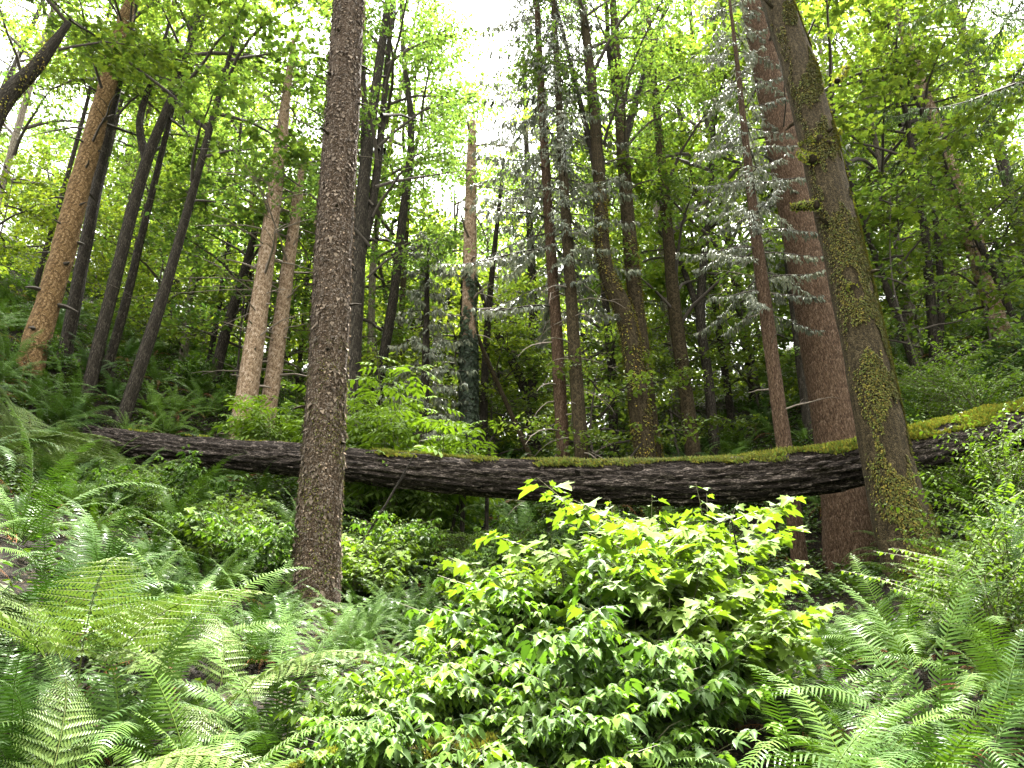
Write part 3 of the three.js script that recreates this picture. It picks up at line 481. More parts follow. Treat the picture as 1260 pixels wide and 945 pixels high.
// ------------------------------------------------------------------ the fallen log
{
  const k = [[70, 530, 13.2, 0.21], [160, 546, 12.4, 0.225], [400, 569, 11, 0.25], [600, 588, 10.2, 0.265], [840, 594, 9.6, 0.29], [1000, 580, 9.55, 0.3], [1130, 553, 9.8, 0.3], [1260, 520, 10.5, 0.28], [1400, 488, 11.2, 0.26]];
  const c = k.map(([px, py, d]) => at(px, py, d)), base = c[0].clone(), t = thing('fallen_log', 'long dark fallen log bridging the ravine, moss along its top', 'log', base);
  const info = trunkMesh('trunk', c, k.map((q) => q[3]), M.log, t, { seg: 72, step: 0.045, flare: 0, rough: 0.0, seed: 7 });
  { // furrowed bark: ridges that run along the log
    const pos = info.m.geometry.attributes.position, w = 73, n = info.pts.length;
    for (let i = 0; i < n; i++) for (let j = 0; j < w; j++) {
      const q = i * w + j, p = info.pts[i], a = (j % 72) / 72 * 6.283, l = i * 0.045;
      const rid = Math.abs(fbm(Math.cos(a) * 3.2, Math.sin(a) * 3.2, l * 0.9 + 5, 3)) * 1.6, f = 1.03 - 0.22 * Math.pow(1 - clamp(rid * 2.2, 0, 1), 2) + 0.1 * fbm(Math.cos(a) * 8, Math.sin(a) * 8, l * 2.2, 3) + 0.08 * fbm(Math.cos(a), Math.sin(a), l * 0.35, 2);
      pos.setXYZ(q, p.x + (pos.getX(q) - p.x) * f, p.y + (pos.getY(q) - p.y) * f, p.z + (pos.getZ(q) - p.z) * f);
    }
    info.m.geometry.computeVertexNormals();
  }
  stubs(t, info, { n: 13, from: 0.08, to: 0.95, len: [0.1, 0.4], seed: 203, mat: M.log, thick: 0.028, name: 'stub' });
  // moss along the top, thick towards the thick end
  const r = rng(515), g = new Geo(), N = info.pts.length - 1;
  for (let m = 0; m < 90000; m++) {
    const f = Math.pow(r(), 0.7) * N, q = Math.min(N - 1, Math.floor(f)), p = info.pts[q].clone().lerp(info.pts[q + 1], f - q), T = info.pts[q + 1].clone().sub(info.pts[q]).normalize(), side = V(0, 1, 0).cross(T).normalize(), up = T.clone().cross(side), fr = f / N;
    const a = (r() * 2 - 1) * (0.7 + 0.75 * fr), thick = fbm(p.x * 1.6 + 40, a * 1.5, p.z * 1.6, 4) * 1.3 + (fr - 0.4) * 1.15; if (thick < Math.abs(a) * 0.3 - 0.05) continue;
    const nn = up.clone().multiplyScalar(Math.cos(a)).addScaledVector(side, Math.sin(a)); p.addScaledVector(nn, lerp(info.rr[q], info.rr[q + 1], f - q) * 1.0);
    leaf(g, 'diamond', p, nn.clone().addScaledVector(V(r() - 0.5, r() - 0.5, r() - 0.5), 1.6), T, 0.04 * (0.5 + r()) * (0.7 + 1.3 * clamp(thick, 0, 1)), mossColor(r), 0.2, 0.3);
  }
  const moss = mesh('moss', g, L.moss, t); moss.userData.kind = 'stuff'; moss.userData.label = 'yellow green moss along the top of the log';
}
// small mossy logs lying in the undergrowth
for (const [pts, r0, label] of [
  [[[500, 952, 4.1], [570, 934, 4.2], [630, 930, 4.4]], 0.11, 'short mossy branch lying under the berry bush'],
  [[[360, 965, 3.9], [405, 942, 4.0], [445, 932, 4.2]], 0.06, 'thin mossy branch end poking out of the ferns'],
]) {
  const c = pts.map(([px, py, d]) => at(px, py, d)), t = thing('mossy_log', label, 'log', c[0]), info = trunkMesh('wood', c, c.map((_, i) => r0 * (1 - 0.15 * i)), M.moss_bark, t, { seg: 18, step: 0.03, flare: 0, rough: 0.2, seed: 17 });
  mesh('moss', (() => { const g = new Geo(), r = rng(99); for (let m = 0; m < 5000; m++) { const q = Math.floor(r() * (info.pts.length - 1)), p = info.pts[q].clone().lerp(info.pts[q + 1], r()), T = info.pts[q + 1].clone().sub(info.pts[q]).normalize(), s = V(0, 1, 0).cross(T).normalize(), a = (r() - 0.5) * 4, nn = T.clone().cross(s).multiplyScalar(Math.cos(a)).addScaledVector(s, Math.sin(a)); p.addScaledVector(nn, info.rr[q]); leaf(g, 'diamond', p, nn.addScaledVector(V(r() - 0.5, r() - 0.5, r() - 0.5), 1.4), T, 0.024 * (0.5 + r()), mossColor(r), 0.2, 0.3); } return g; })(), L.moss, t).userData.kind = 'stuff';
}

// ------------------------------------------------------------------ ferns
const FERN = [0.047, 0.092, 0.008];
function frondGeo({ seed, len, th0 = 1.15, th1 = -0.5, pairs = 46, pin = 0.115, tint = FERN, sway = 0.1, wilt = 0 }) {
  const r = rng(seed), g = new Geo(), N = 22, pts = [], tan = []; let p = V(0, 0, 0);
  const sw = (r() - 0.5) * 2 * sway;
  for (let k = 0; k <= N; k++) { const s = k / N, th = th0 + (th1 - th0) * Math.pow(s, 1.25), t = V(Math.cos(th), Math.sin(th), sw * s); tan.push(t.clone().normalize()); pts.push(p); p = p.clone().addScaledVector(t.normalize(), len / N); }
  tube(g, pts, pts.map((_, k) => 0.0042 * (1 - 0.8 * k / N)), 4, shade(tint, 0.9, 0.6));
  const one = 0.85 + 0.3 * r();
  for (let i = 0; i < pairs; i++) {
    const s = 0.1 + 0.9 * (i + 0.3) / pairs, f = s * N, k = Math.min(N - 1, Math.floor(f)), b = pts[k].clone().lerp(pts[k + 1], f - k), t = tan[k], nrm = V(-t.y, t.x, 0).normalize();
    const pl = pin * Math.pow(clamp((s - 0.06) / 0.16, 0.12, 1), 0.6) * Math.pow(1 - s, 0.55) * 1.15 + 0.006;
    for (const sd of [1, -1]) {
      if (r() < 0.045 || (wilt && r() < 0.2)) continue;
      const L0 = pl * (r() < 0.06 ? 0.5 : 0.84 + 0.26 * r()), w = 0.0062 + 0.062 * L0, dir = V(0, 0, sd).addScaledVector(t, 0.22 + 0.35 * s + (r() - 0.5) * 0.12).addScaledVector(nrm, (r() - 0.5) * 0.25 - 0.05 - wilt).normalize();
      const ax = t.clone().multiplyScalar(w * 0.5), c = shade(tint, one * (0.85 + 0.3 * r()), (r() - 0.5) * 0.2), dn = nrm.clone().multiplyScalar(-1);
      const q = (x, y, e) => { const v = b.clone().addScaledVector(dir, x * L0).addScaledVector(ax, y).addScaledVector(dn, e * L0); return g.v(v.x, v.y, v.z, c); };
      const a0 = q(0.02, -0.75, 0), a1 = q(0.02, 1.0, 0), b0 = q(0.4, -0.8, 0.0), b1 = q(0.4, 0.8, 0.0), c0 = q(0.78, -0.5, 0.07), c1 = q(0.78, 0.5, 0.07), d0 = q(1, 0.12, 0.18);
      g.tri(a0, b0, b1); g.tri(a0, b1, a1); g.tri(b0, c0, c1); g.tri(b0, c1, b1); g.tri(c0, d0, c1);
    }
  }
  return g.build();
}
function brackenGeo({ seed, len = 0.95, stipe = 0.5, th0 = 1.25, th1 = -0.25, pairs = 13, pin = 0.34, tint = [0.06, 0.1, 0.011] }) {
  const r = rng(seed), g = new Geo(), N = 20, pts = [], tan = []; let p = V(0, 0, 0);
  for (let k = 0; k <= N; k++) { const s = k / N, th = th0 + (th1 - th0) * Math.pow(s, 0.9), t = V(Math.cos(th), Math.sin(th), 0); tan.push(t); pts.push(p); p = p.clone().addScaledVector(t, (len + stipe) / N); }
  tube(g, pts, pts.map((_, k) => 0.005 * (1 - 0.8 * k / N)), 4, shade(tint, 0.8, 0.7));
  const s0 = stipe / (len + stipe) * 0.9;
  for (let i = 0; i < pairs; i++) {
    const q = i / pairs, s = s0 + (1 - s0) * Math.pow(q, 0.92), f = s * N, k = Math.min(N - 1, Math.floor(f)), b = pts[k].clone().lerp(pts[k + 1], f - k), t = tan[k], nrm = V(-t.y, t.x, 0);
    const pl = pin * Math.pow(1 - q, 0.85) * (q < 0.1 ? 0.85 : 1) + 0.015, m = Math.max(3, Math.round(pl / 0.02));
    for (const sd of [1, -1]) {
      const dir = V(0, 0, sd).addScaledVector(t, 0.45 + (r() - 0.5) * 0.15).addScaledVector(nrm, (r() - 0.5) * 0.2).normalize(), tip = b.clone().addScaledVector(dir, pl).addScaledVector(nrm, -0.12 * pl), tone = 0.85 + 0.3 * r();
      tube(g, [b, tip], [0.002, 0.0008], 3, shade(tint, 0.9, 0.5));
      for (let j = 0; j < m; j++) { const x = (j + 0.4) / m, bp = b.clone().lerp(tip, x).addScaledVector(nrm, 0.03 * pl * Math.sin(x * 3)), ll = (0.034 + 0.16 * pl) * Math.pow(1 - x, 0.5) * 0.8 + 0.006;
        for (const e of [1, -1]) leaf(g, 'diamond', bp, t.clone().multiplyScalar(e).addScaledVector(dir, 0.5).addScaledVector(nrm, (r() - 0.5) * 0.2), nrm, ll, shade(tint, tone * (0.85 + 0.3 * r()), (r() - 0.5) * 0.2), 0.1, 0.2, 0.5); }
    }
  }
  return g.build();
}
const FROND = [0, 1, 2, 3, 4, 5, 6].map((k) => frondGeo({ seed: 300 + k, len: [0.95, 1.1, 0.8, 1.2, 1.0, 0.7, 1.15][k], th0: [1.2, 1.35, 1.0, 1.25, 1.45, 0.9, 1.1][k], th1: [-0.6, -0.2, -0.7, -0.9, 0.3, -0.5, -0.35][k], pin: [0.115, 0.12, 0.1, 0.13, 0.115, 0.09, 0.12][k], sway: 0.25 }));
const DEAD_FROND = frondGeo({ seed: 320, len: 0.8, th0: 0.7, th1: -1.3, pairs: 34, pin: 0.07, tint: [0.15, 0.075, 0.03], wilt: 0.4 });
const BRACKEN = [brackenGeo({ seed: 331 }), brackenGeo({ seed: 332, len: 1.1, pin: 0.38, th0: 1.35, th1: -0.1 }), brackenGeo({ seed: 333, len: 0.8, stipe: 0.35, th0: 1.1, th1: -0.4 })];
function fernProto(seed, mat, n, { bracken = false, dead = 3 } = {}) {
  const o = new THREE.Group(), r = rng(seed);
  for (let i = 0; i < n; i++) {
    const g = bracken ? BRACKEN[Math.floor(r() * 3)] : FROND[Math.floor(r() * 7)], m = mesh('frond', g, mat, o), a = i * 2.39996 + (r() - 0.5) * 0.7;
    m.rotation.set((r() - 0.5) * 0.5, a, (r() - 0.5) * 0.4, 'YXZ'); m.scale.setScalar(0.75 + 0.4 * r()); m.position.set(Math.cos(a) * 0.04, 0, -Math.sin(a) * 0.04);
  }
  for (let i = 0; i < dead; i++) { const m = mesh('frond', DEAD_FROND, L.fern_dead, o); m.userData.label = 'withered brown frond'; m.rotation.set((r() - 0.5) * 0.6, r() * 6.28, 0, 'YXZ'); m.scale.setScalar(0.7 + 0.4 * r()); }
  return o;
}
const FP = [fernProto(1, L.fern[0], 13), fernProto(2, L.fern[1], 12), fernProto(3, L.fern[2], 14, { dead: 3 }), fernProto(4, L.fern[0], 11), fernProto(5, L.fern[1], 12, { dead: 1 })];
const BP = [fernProto(6, L.bracken, 6, { bracken: true, dead: 0 }), fernProto(7, L.bracken, 7, { bracken: true, dead: 0 })];
const slopeTilt = (p) => { const e = 0.4, n = V(hill(p.x - e, -p.z) - hill(p.x + e, -p.z), 2 * e * 1.6, hill(p.x, -p.z + e) - hill(p.x, -p.z - e)).normalize(); return new THREE.Quaternion().setFromUnitVectors(V(0, 1, 0), n); };
const planted = [], TONE = ['mid green', 'yellow green', 'dark green', 'sparse mid green', 'dense yellow green'];
function fern(p, k, s, turn, label, group, bracken = false) { p.y = hill(p.x, -p.z) - 0.02; planted.push(p); addCopy(bracken ? BP[k % 2] : FP[k % 5], bracken ? 'bracken_fern' : 'sword_fern', label, 'fern', group, p, turn, s, slopeTilt(p)); }
{
  const r = rng(777);
  // big ferns in the lower corners
  for (const [px, d, k, s] of [[20, 4.1, 2, 1.0], [150, 4.4, 0, 1.05], [250, 4.0, 1, 0.95], [340, 4.7, 0, 1.0], [60, 5.4, 2, 1.15], [210, 5.6, 1, 1.05], [300, 6.0, 0, 0.8], [120, 6.6, 2, 1.1], [400, 5.4, 3, 0.65], [250, 7.2, 1, 1.0], [20, 7.0, 0, 1.2], [-40, 5.0, 2, 1.1]])
    fern(groundAt(px, d), k, s, r() * 6.28, `large ${TONE[k]} sword fern on the slope below the big spruce trunk`, 'sword ferns below the big spruce');
  for (const [px, d, k, s] of [[880, 3.9, 1, 0.85], [990, 4.2, 0, 1.0], [1100, 4.0, 1, 1.15], [1200, 4.3, 2, 1.2], [1060, 4.9, 4, 1.1], [1160, 5.0, 0, 1.25], [1240, 5.4, 1, 1.1], [990, 5.4, 3, 0.9], [1120, 6.2, 1, 1.0], [1210, 6.6, 4, 1.2], [1040, 6.6, 0, 0.65], [1290, 6.2, 2, 1.2], [1160, 7.4, 1, 0.9], [1230, 7.8, 4, 1.2], [1080, 7.6, 0, 0.6], [1010, 7.2, 3, 0.55]])
    fern(groundAt(px, d), k, s, r() * 6.28, `large ${TONE[k]} sword fern on the slope below the mossy trunk`, 'sword ferns below the mossy trunk');
  for (const [px, d, k, s] of [[30, 3.7, 0, 0.85], [90, 4.8, 1, 1], [260, 5.0, 0, 0.8]]) fern(groundAt(px, d), k, s, r() * 6.28, 'lacy triangular bracken rising among the sword ferns', 'bracken among the sword ferns', true);
  for (const [px, d, k, s] of [[20, 10.5, 1, 1.2], [60, 11, 0, 1.1], [100, 11.5, 1, 1], [150, 11.8, 0, 1], [-10, 9.8, 0, 1.2]]) fern(groundAt(px, d), k, s, r() * 6.28, 'light green bracken on the bank by the uphill end of the log', 'bracken on the bank', true);
  for (let i = 0; i < 22; i++) { const k = i % 5; fern(groundAt(-30 + 330 * ((i * 0.618) % 1), 11.6 + 3.4 * r()), k, 0.8 + 0.4 * r(), r() * 6.28, `${TONE[k]} sword fern on the bank at the foot of the orange brown trunk`, 'sword ferns on the orange trunk bank'); }
  for (let i = 0; i < 40; i++) { const a = i < 14, k = [0, 2, 0, 3][i % 4]; fern(groundAt(a ? 320 + 150 * r() : 440 + 200 * r(), a ? 5.8 + 2.4 * r() : 7 + 3 * r()), k, 0.4 + 0.25 * r(), r() * 6.28, a ? `small ${TONE[k]} sword fern at the foot of the big spruce trunk` : `small ${TONE[k]} sword fern in the dark hollow beside the big spruce`, a ? 'small ferns at the spruce foot' : 'small ferns in the hollow'); }
  for (let i = 0; i < 26; i++) { const k = i % 5, right = i % 2; fern(groundAt(right ? 1300 + 420 * r() : -420 + 360 * r(), 4.5 + 6 * r()), k, 0.8 + 0.4 * r(), r() * 6.28, right ? `${TONE[k]} sword fern on the bank past the mossy trunk` : `${TONE[k]} sword fern on the bank past the orange brown trunk`, right ? 'ferns past the mossy trunk' : 'ferns past the orange trunk'); }
  for (let i = 0; i < 46; i++) { const right = i % 3 === 0, k = i % 4 === 3 ? 0 : 2; fern(groundAt(right ? 960 + 320 * r() : -30 + 370 * r(), 4.3 + 3.9 * r()), k, 0.38 + 0.2 * r(), r() * 6.28, right ? `small ${TONE[k]} fern filling the gaps under the mossy trunk ferns` : `small ${TONE[k]} fern filling the gaps among the big spruce ferns`, right ? 'gap ferns under the mossy trunk' : 'gap ferns below the spruce'); }
  // scattered over the slope
  let tries = 0, made = 0;
  while (made < 190 && tries++ < 9000) {
    const d = 4.4 + 14 * Math.pow(r(), 1.0), px = -80 + 1420 * r(), p = groundAt(px, d);
    const mid = px > 430 && px < 940;
    if (mid && d < 7.4) continue;
    if ((px > 320 && px < 450 && d < 8.6) || (px > 930 && px < 1100 && d > 6 && d < 11.6)) continue;
    if (d > 12 && r() < 0.35) continue;
    if (planted.some((q) => q.distanceTo(p) < (d < 9 ? 0.55 : 0.75))) continue;
    made++;
    const up = d > 11.5;
    const k = Math.floor(r() * 5); fern(p, k, 0.7 + 0.45 * r(), r() * 6.28, up ? `${TONE[k]} sword fern on the forest floor above the fallen log` : `mid sized ${TONE[k]} sword fern among many on the slope under the log`, up ? 'sword ferns above the log' : 'sword ferns under the log');
  }
}

// ------------------------------------------------------------------ leafy bushes
function trifoliate(seed, { n = 3, shape = 'toothed', size = 0.085, tint, wide = 0.8, stalk = 0.05, pinnate = false }) {
  const r = rng(seed), g = new Geo();
  if (pinnate) {
    const ax = V(0, -0.12, 0); const pt = (s) => V(s * stalk, -0.18 * s * s * stalk, 0); tube(g, [pt(0), pt(0.5), pt(1)], [0.003, 0.0025, 0.001], 3, shade(tint, 0.8));
    for (let i = 0; i < n; i++) { const last = i === n - 1, s = last ? 1 : 0.35 + 0.55 * Math.floor(i / 2) / Math.max(1, (n - 3) / 2), sd = i % 2 ? 1 : -1; leaf(g, shape, pt(s), last ? V(1, -0.3, 0) : V(0.45, -0.25, sd), V(0, 1, 0), size * (0.85 + 0.3 * r()), shade(tint, 0.9 + 0.2 * r()), 0.25, 0.25, wide); }
    return g.build();
  }
  tube(g, [V(0, 0, 0), V(stalk, 0.004, 0)], [0.0018, 0.0012], 3, shade(tint, 0.7));
  const e = V(stalk, 0.004, 0);
  if (n === 1) leaf(g, shape, e, V(1, -0.25, 0), V(0, 1, 0), size, tint, 0.22, 0.25, wide);
  else for (const a of [0, 1.15, -1.15]) leaf(g, shape, e, V(Math.cos(a), -0.2 - 0.2 * r(), Math.sin(a)), V(0, 1, 0), size * (a ? 0.85 : 1.05) * (0.9 + 0.2 * r()), shade(tint, 0.92 + 0.16 * r()), 0.3, 0.3, wide);
  return g.build();
}
const BERRY = [0.058, 0.122, 0.007], LIME = [0.12, 0.205, 0.008];
const LEAF = {
  berry: [0, 1, 2].map((k) => trifoliate(400 + k, { tint: shade(BERRY, [1, 0.62, 1.3][k], [0, -0.15, 0.2][k]), size: [0.1, 0.12, 0.085][k], wide: [0.75, 0.62, 0.85][k] })),
  lobed: [0, 1, 2].map((k) => trifoliate(410 + k, { n: 1, shape: 'maple', tint: shade(LIME, [0.9, 0.72, 0.6][k]), size: [0.12, 0.1, 0.085][k], wide: 0.95 })),
  elder: [0, 1, 2].map((k) => trifoliate(420 + k, { n: 7, shape: 'blade', pinnate: true, tint: shade(LIME, [1, 0.8, 0.9][k]), size: [0.105, 0.095, 0.085][k], wide: 1.35, stalk: 0.24 })),
  small: [0, 1].map((k) => trifoliate(430 + k, { n: 1, shape: 'ovate', tint: shade(BERRY, [1.1, 0.9][k], 0.1), size: 0.045, stalk: 0.01 })),
};
// a bush: stems from the base, leaves along them; up to 300 leaves are meshes of their own, the rest is one part
function bushProto(seed, { stems, h, spread, kind, mat, per = 12, side = 4, arch = 0.8, most = 300, from = 0.2, ls = 1 }) {
  const r = rng(seed), o = new THREE.Group(), all = [], qd = new THREE.Quaternion(), gs = LEAF[kind];
  for (let i = 0; i < stems; i++) {
    const a = i * 2.39996 + r() * 0.8, hh = h * (0.6 + 0.5 * r()), out = spread * (0.3 + 0.8 * r()) * Math.sqrt((i + 0.5) / stems), pts = [];
    for (let k = 0; k <= 7; k++) { const s = k / 7; pts.push(V(Math.cos(a) * out * Math.pow(s, 1.3) + (r() - 0.5) * 0.05, hh * (s - arch * 0.35 * s * s * s), Math.sin(a) * out * Math.pow(s, 1.3) + (r() - 0.5) * 0.05)); }
    const g = new Geo(); tube(g, pts, pts.map((_, k) => 0.008 * (1 - 0.75 * k / 7)), 5);
    const shoots = [pts];
    for (let s = 0; s < side; s++) { const k = 2 + Math.floor(r() * 5), b = pts[k], sa = a + (r() - 0.5) * 3, l = (0.25 + 0.35 * r()) * Math.min(1.2, h), q = [0, 1, 2, 3].map((m) => b.clone().add(V(Math.cos(sa) * l * m / 3, l * 0.5 * m / 3 * (1 - 0.25 * m / 3), Math.sin(sa) * l * m / 3))); tube(g, q, [0.004, 0.003, 0.002, 0.001], 3); shoots.push(q); }
    mesh('stem', g, M.stem, o);
    shoots.forEach((q, w) => { const n = Math.round(w ? per * 0.6 : per); for (let l = 0; l < n; l++) {
      const s = from + (1 - from) * (l + r() * 0.6) / n, f = Math.min(0.999, s) * (q.length - 1), k = Math.floor(f), p = q[k].clone().lerp(q[k + 1], f - k), la = (l % 2 ? 1.3 : -1.3) + (r() - 0.5) * 1.6 + Math.atan2(q[q.length - 1].z - q[0].z, q[q.length - 1].x - q[0].x);
      all.push({ p, q: new THREE.Quaternion().setFromEuler(new THREE.Euler((r() - 0.5) * 0.9, -la, (r() - 0.55) * 0.7, 'YXZ')), s: ls * (0.5 + 0.95 * r()) * (s > 0.9 ? 0.75 : 1), g: gs[Math.floor(r() * gs.length)] });
    } });
  }
  all.sort((x, y) => (y.p.y + y.s * 0.2) - (x.p.y + x.s * 0.2));
  const rest = new Geo(), v = V(0, 0, 0);
  all.forEach((e, i) => {
    if (i < most) { const m = mesh('leaf', e.g, mat, o); m.position.copy(e.p); m.quaternion.copy(e.q); m.scale.setScalar(e.s); return; }
    const P = e.g.attributes.position, C = e.g.attributes.color, I = e.g.index, b = rest.p.length / 3;
    for (let k = 0; k < P.count; k++) { v.fromBufferAttribute(P, k).multiplyScalar(e.s).applyQuaternion(e.q).add(e.p); rest.v(v.x, v.y, v.z, [C.getX(k), C.getY(k), C.getZ(k)]); }
    for (let k = 0; k < I.count; k += 3) rest.tri(b + I.getX(k), b + I.getX(k + 1), b + I.getX(k + 2));
  });
  if (rest.i.length) mesh('foliage', rest, mat, o).userData.kind = 'stuff';
  return o;
}
const BUSH = {
  berry: [bushProto(501, { stems: 16, h: 1.35, spread: 0.95, kind: 'berry', mat: L.berry[0], per: 13, side: 4 }), bushProto(502, { stems: 15, h: 1.1, spread: 1.0, kind: 'berry', mat: L.berry[0], per: 12, side: 4 }), bushProto(503, { stems: 14, h: 0.95, spread: 0.9, kind: 'berry', mat: L.berry[1], per: 12, side: 4 })],
  lobed: [bushProto(511, { stems: 6, h: 1.75, spread: 0.4, kind: 'lobed', mat: L.lime, per: 24, side: 4, arch: 0.3 }), bushProto(512, { stems: 8, h: 1.3, spread: 0.5, kind: 'lobed', mat: L.lime, per: 20, side: 4, arch: 0.4 })],
  elder: [bushProto(521, { stems: 11, h: 2.3, spread: 1.0, kind: 'elder', mat: L.lime, per: 13, side: 3, arch: 0.5, from: 0.3 }), bushProto(522, { stems: 11, h: 1.6, spread: 0.9, kind: 'elder', mat: L.lime, per: 12, side: 3, arch: 0.5 })],
  plain: [bushProto(541, { stems: 12, h: 1.2, spread: 0.8, kind: 'berry', mat: L.berry[0], per: 12, side: 4, most: 0 }), bushProto(542, { stems: 8, h: 1.2, spread: 0.6, kind: 'lobed', mat: L.lime, per: 14, side: 3, arch: 0.4, most: 0 }), bushProto(543, { stems: 14, h: 1.1, spread: 0.9, kind: 'small', mat: L.berry[1], per: 26, side: 6, most: 0, from: 0.1 })],
  small: [bushProto(531, { stems: 18, h: 1.2, spread: 1.0, kind: 'small', mat: L.berry[1], per: 30, side: 6, most: 150, from: 0.1 })],
};
function bush(kind, v, px, d, s, label, group, name = 'berry_bush', turn = px) { const p = groundAt(px, d); p.y -= 0.03; addCopy(BUSH[kind][v], name, label, 'bush', group, p, turn, s); }
// the mound in the middle
for (const [v, px, d, s] of [[0, 720, 5.8, 1.0], [1, 650, 5.6, 0.95], [1, 760, 5.1, 0.95], [2, 570, 5.4, 0.8], [1, 690, 4.7, 0.85], [2, 600, 4.7, 0.75], [0, 830, 5.1, 0.8], [2, 520, 4.8, 0.75], [1, 540, 4.2, 0.7], [2, 640, 4.1, 0.7], [1, 770, 4.5, 0.75], [2, 470, 4.7, 0.7], [1, 450, 4.1, 0.6]])
  bush('berry', v, px, d, s, `${['tall', 'spreading', 'low light green'][v]} toothed leaved berry bush in the dense mound below the log`, 'berry bushes forming the mound');
for (const [px, d, k] of [[790, 5.9, 1.2], [850, 5.9, 1.15], [700, 6.2, 1.2], [620, 6.0, 0.95], [910, 5.6, 0.95], [820, 5.4, 1.0]]) bush('lobed', 1, px, d, k, 'broad lime green lobed leaved bush rising out of the berry mound', 'lobed bushes in the mound', 'lobed_leaf_bush');
bush("lobed", 0, 893, 6.4, 1.16, 'tall lime green bush whose top shoot crosses the fallen log', null, 'lobed_leaf_bush');
bush("lobed", 0, 800, 6.6, 1.12, 'lime green lobed leaved bush whose top touches the log from below', null, 'lobed_leaf_bush');
bush('lobed', 1, 930, 6.0, 0.85, 'low lime green bush at the edge of the dark hollow', null, 'lobed_leaf_bush');
bush('lobed', 1, 660, 6.4, 0.8, 'small lime leaved bush on the crest of the berry mound', null, 'lobed_leaf_bush');
bush('lobed', 1, 800, 6.2, 1.15, 'lime green lobed leaved bush between two taller lime bushes on the mound', null, 'lobed_leaf_bush');
bush('lobed', 1, 880, 5.7, 1.0, 'spreading lime green bush in front of the tallest lime bush', null, 'lobed_leaf_bush');
bush('elder', 0, 440, 12.2, 1.2, 'lime leaved elder bush behind the log half hidden by the big spruce', null, 'elder_bush');
bush('elder', 0, 475, 11.6, 1.35, 'tall lime leaved elder bush behind the log beside the big spruce', null, 'elder_bush');
bush('elder', 1, 530, 11.4, 1.25, 'low lime leaved elder bush behind the log under the young cedar', null, 'elder_bush');
bush('elder', 1, 330, 13.2, 1.1, 'lime leaved elder bush behind the log at the foot of the pale trunks', null, 'elder_bush');
bush('elder', 1, 570, 12.4, 0.8, 'small elder bush behind the log below the ivy clad snag', null, 'elder_bush');
for (const [px, d, s] of [[1235, 5.9, 0.85], [1250, 9.2, 1.2], [1180, 10.2, 1.2], [1255, 7.0, 1.1], [1215, 11.5, 1.3], [1170, 12.5, 1.3]]) bush('small', 0, px, d, s, 'small leaved arching bush among the ferns below the mossy trunk side of the log', 'small leaved bushes on the fern bank', 'huckleberry_bush');
{
  const r = rng(888);
  for (let i = 0; i < 46; i++) { const far = i > 24, px = far ? -20 + 1300 * r() : r() < 0.3 ? 120 + 200 * r() : 440 + 440 * r(), d = far ? 12.2 + 8 * r() : 8.8 + 2.2 * r(); bush('plain', Math.floor(r() * 3), px, d, (far ? 0.55 : 0.45) + 0.35 * r(), far ? 'low leafy bush covering the ground behind the fallen log' : 'low leafy bush in the hollow under the fallen log', far ? 'low bushes behind the log' : 'low bushes under the log', 'leafy_bush'); }
}
{
  const r = rng(8181);
  for (let i = 0; i < 26; i++) { const left = i < 9, px = left ? 150 + 200 * r() : 425 + 250 * r(), d = left ? 8.5 + 2.6 * r() : 8.6 + 2.2 * r(), v = [1, 2, 1, 0][i % 4]; bush('plain', v, px, d, 0.5 + 0.3 * r(), `low ${['toothed leaved', 'lime lobed leaved', 'fine leaved'][v]} bush in the leafy carpet just below the log`, 'leafy carpet below the log', 'leafy_bush'); }
}
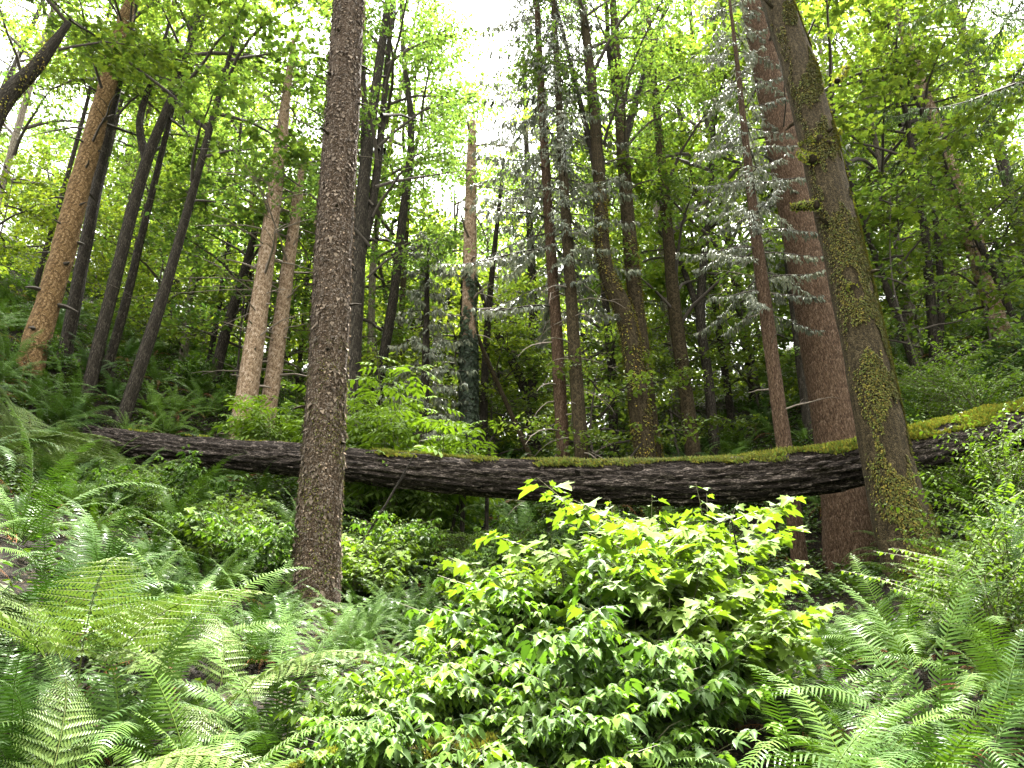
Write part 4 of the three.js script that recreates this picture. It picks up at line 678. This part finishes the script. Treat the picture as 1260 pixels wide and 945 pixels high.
// thin leaning stems and sticks around the log
for (const [a, b, w, d, label] of [
  [[432, 690], [510, 560], 4, 9.2, 'thin bare stem leaning up towards the log beside the big spruce'],
  [[572, 572], [575, 540], 6, 11.2, 'short broken stick standing behind the log'],
  [[576, 574], [606, 538], 4, 11.3, 'thin stick leaning behind the log'],
  [[600, 572], [601, 545], 5, 11.2, 'short dark stake standing behind the log'],
  [[760, 580], [790, 545], 4, 12, 'curved dead twig arching by the mossy maples'],
  [[940, 880], [900, 640], 4, 5.9, 'thin dark stem rising through the lime green bush'],
]) {
  const p = at(a[0], a[1], d), q = at(b[0], b[1], d + 0.1), t = thing('dead_stick', label, 'stick', p), g = new Geo(), rr = 0.5 * w * depthOf(p) / F, e = q.clone().sub(p), low = e.clone().multiplyScalar(-0.8); low.y = Math.min(low.y, hill(p.x, d) - p.y);
  tube(g, [low, V(0, 0, 0), e.clone().multiplyScalar(0.5).add(V(0.02, 0.01, 0)), e], [rr, rr, rr * 0.8, rr * 0.5], 6, WHITE, null, null, true); mesh('stem', g, M.dark, t);
  mesh('twig', (() => { const h = new Geo(); tube(h, [e.clone().multiplyScalar(0.6), e.clone().multiplyScalar(0.8).add(V(0.08, 0.06, 0.03))], [rr * 0.4, rr * 0.2], 4); return h; })(), M.dark, t);
}

// ------------------------------------------------------------------ ground cover: low leaves and litter
{
  const g = new Geo(), r = rng(606);
  for (let i = 0; i < 16; i++) { const a = i * 2.4, p = V(Math.cos(a) * 0.16 * r(), 0.03 + 0.12 * r(), Math.sin(a) * 0.16 * r()); leaf(g, 'ovate', p, V(Math.cos(a), 0.1 - 0.3 * r(), Math.sin(a)), V((r() - 0.5) * 0.6, 1, (r() - 0.5) * 0.6), 0.045 + 0.045 * r(), shade(BERRY, 0.4 + 0.55 * r(), (r() - 0.4) * 0.4), 0.25, 0.3); }
  const N = 18000, im = new THREE.InstancedMesh(g.build(), L.berry[0], N), m = new THREE.Matrix4(), q = new THREE.Quaternion(), col = new THREE.Color();
  for (let i = 0; i < N; i++) {
    let d = 3.2 + 30 * Math.pow(r(), 1.3); if (d < 8.5 && r() < 0.75) d += 8; const x = (r() * 2 - 1) * (5 + d * 0.9), p = V(x, hill(x, d) + 0.02, -d), s = 0.6 + 0.7 * r();
    m.compose(p, q.setFromAxisAngle(V(0, 1, 0), r() * 6.28), V(s, s, s)); im.setMatrixAt(i, m); const k = 0.7 + 0.6 * r(); im.setColorAt(i, col.setRGB(k * (0.9 + 0.4 * r()), k, k * 0.9));
  }
  im.name = 'ground_cover'; im.userData = { label: 'low leafy ground cover spread over the forest floor', category: 'ground cover', kind: 'stuff' }; scene.add(im);
}

scene.traverse((o) => { if (o.isMesh) { o.castShadow = true; o.receiveShadow = true; } });
let tris = 0, nodes = 0; const seenG = new Set(); scene.traverse((o) => { if (o.isMesh) { nodes++; if (!seenG.has(o.geometry)) { seenG.add(o.geometry); tris += o.geometry.index.count / 3; } } });
console.log('unique triangles', Math.round(tris / 1000) + 'k', 'meshes', nodes, 'things', scene.children.length);
renderer.render(scene, camera);
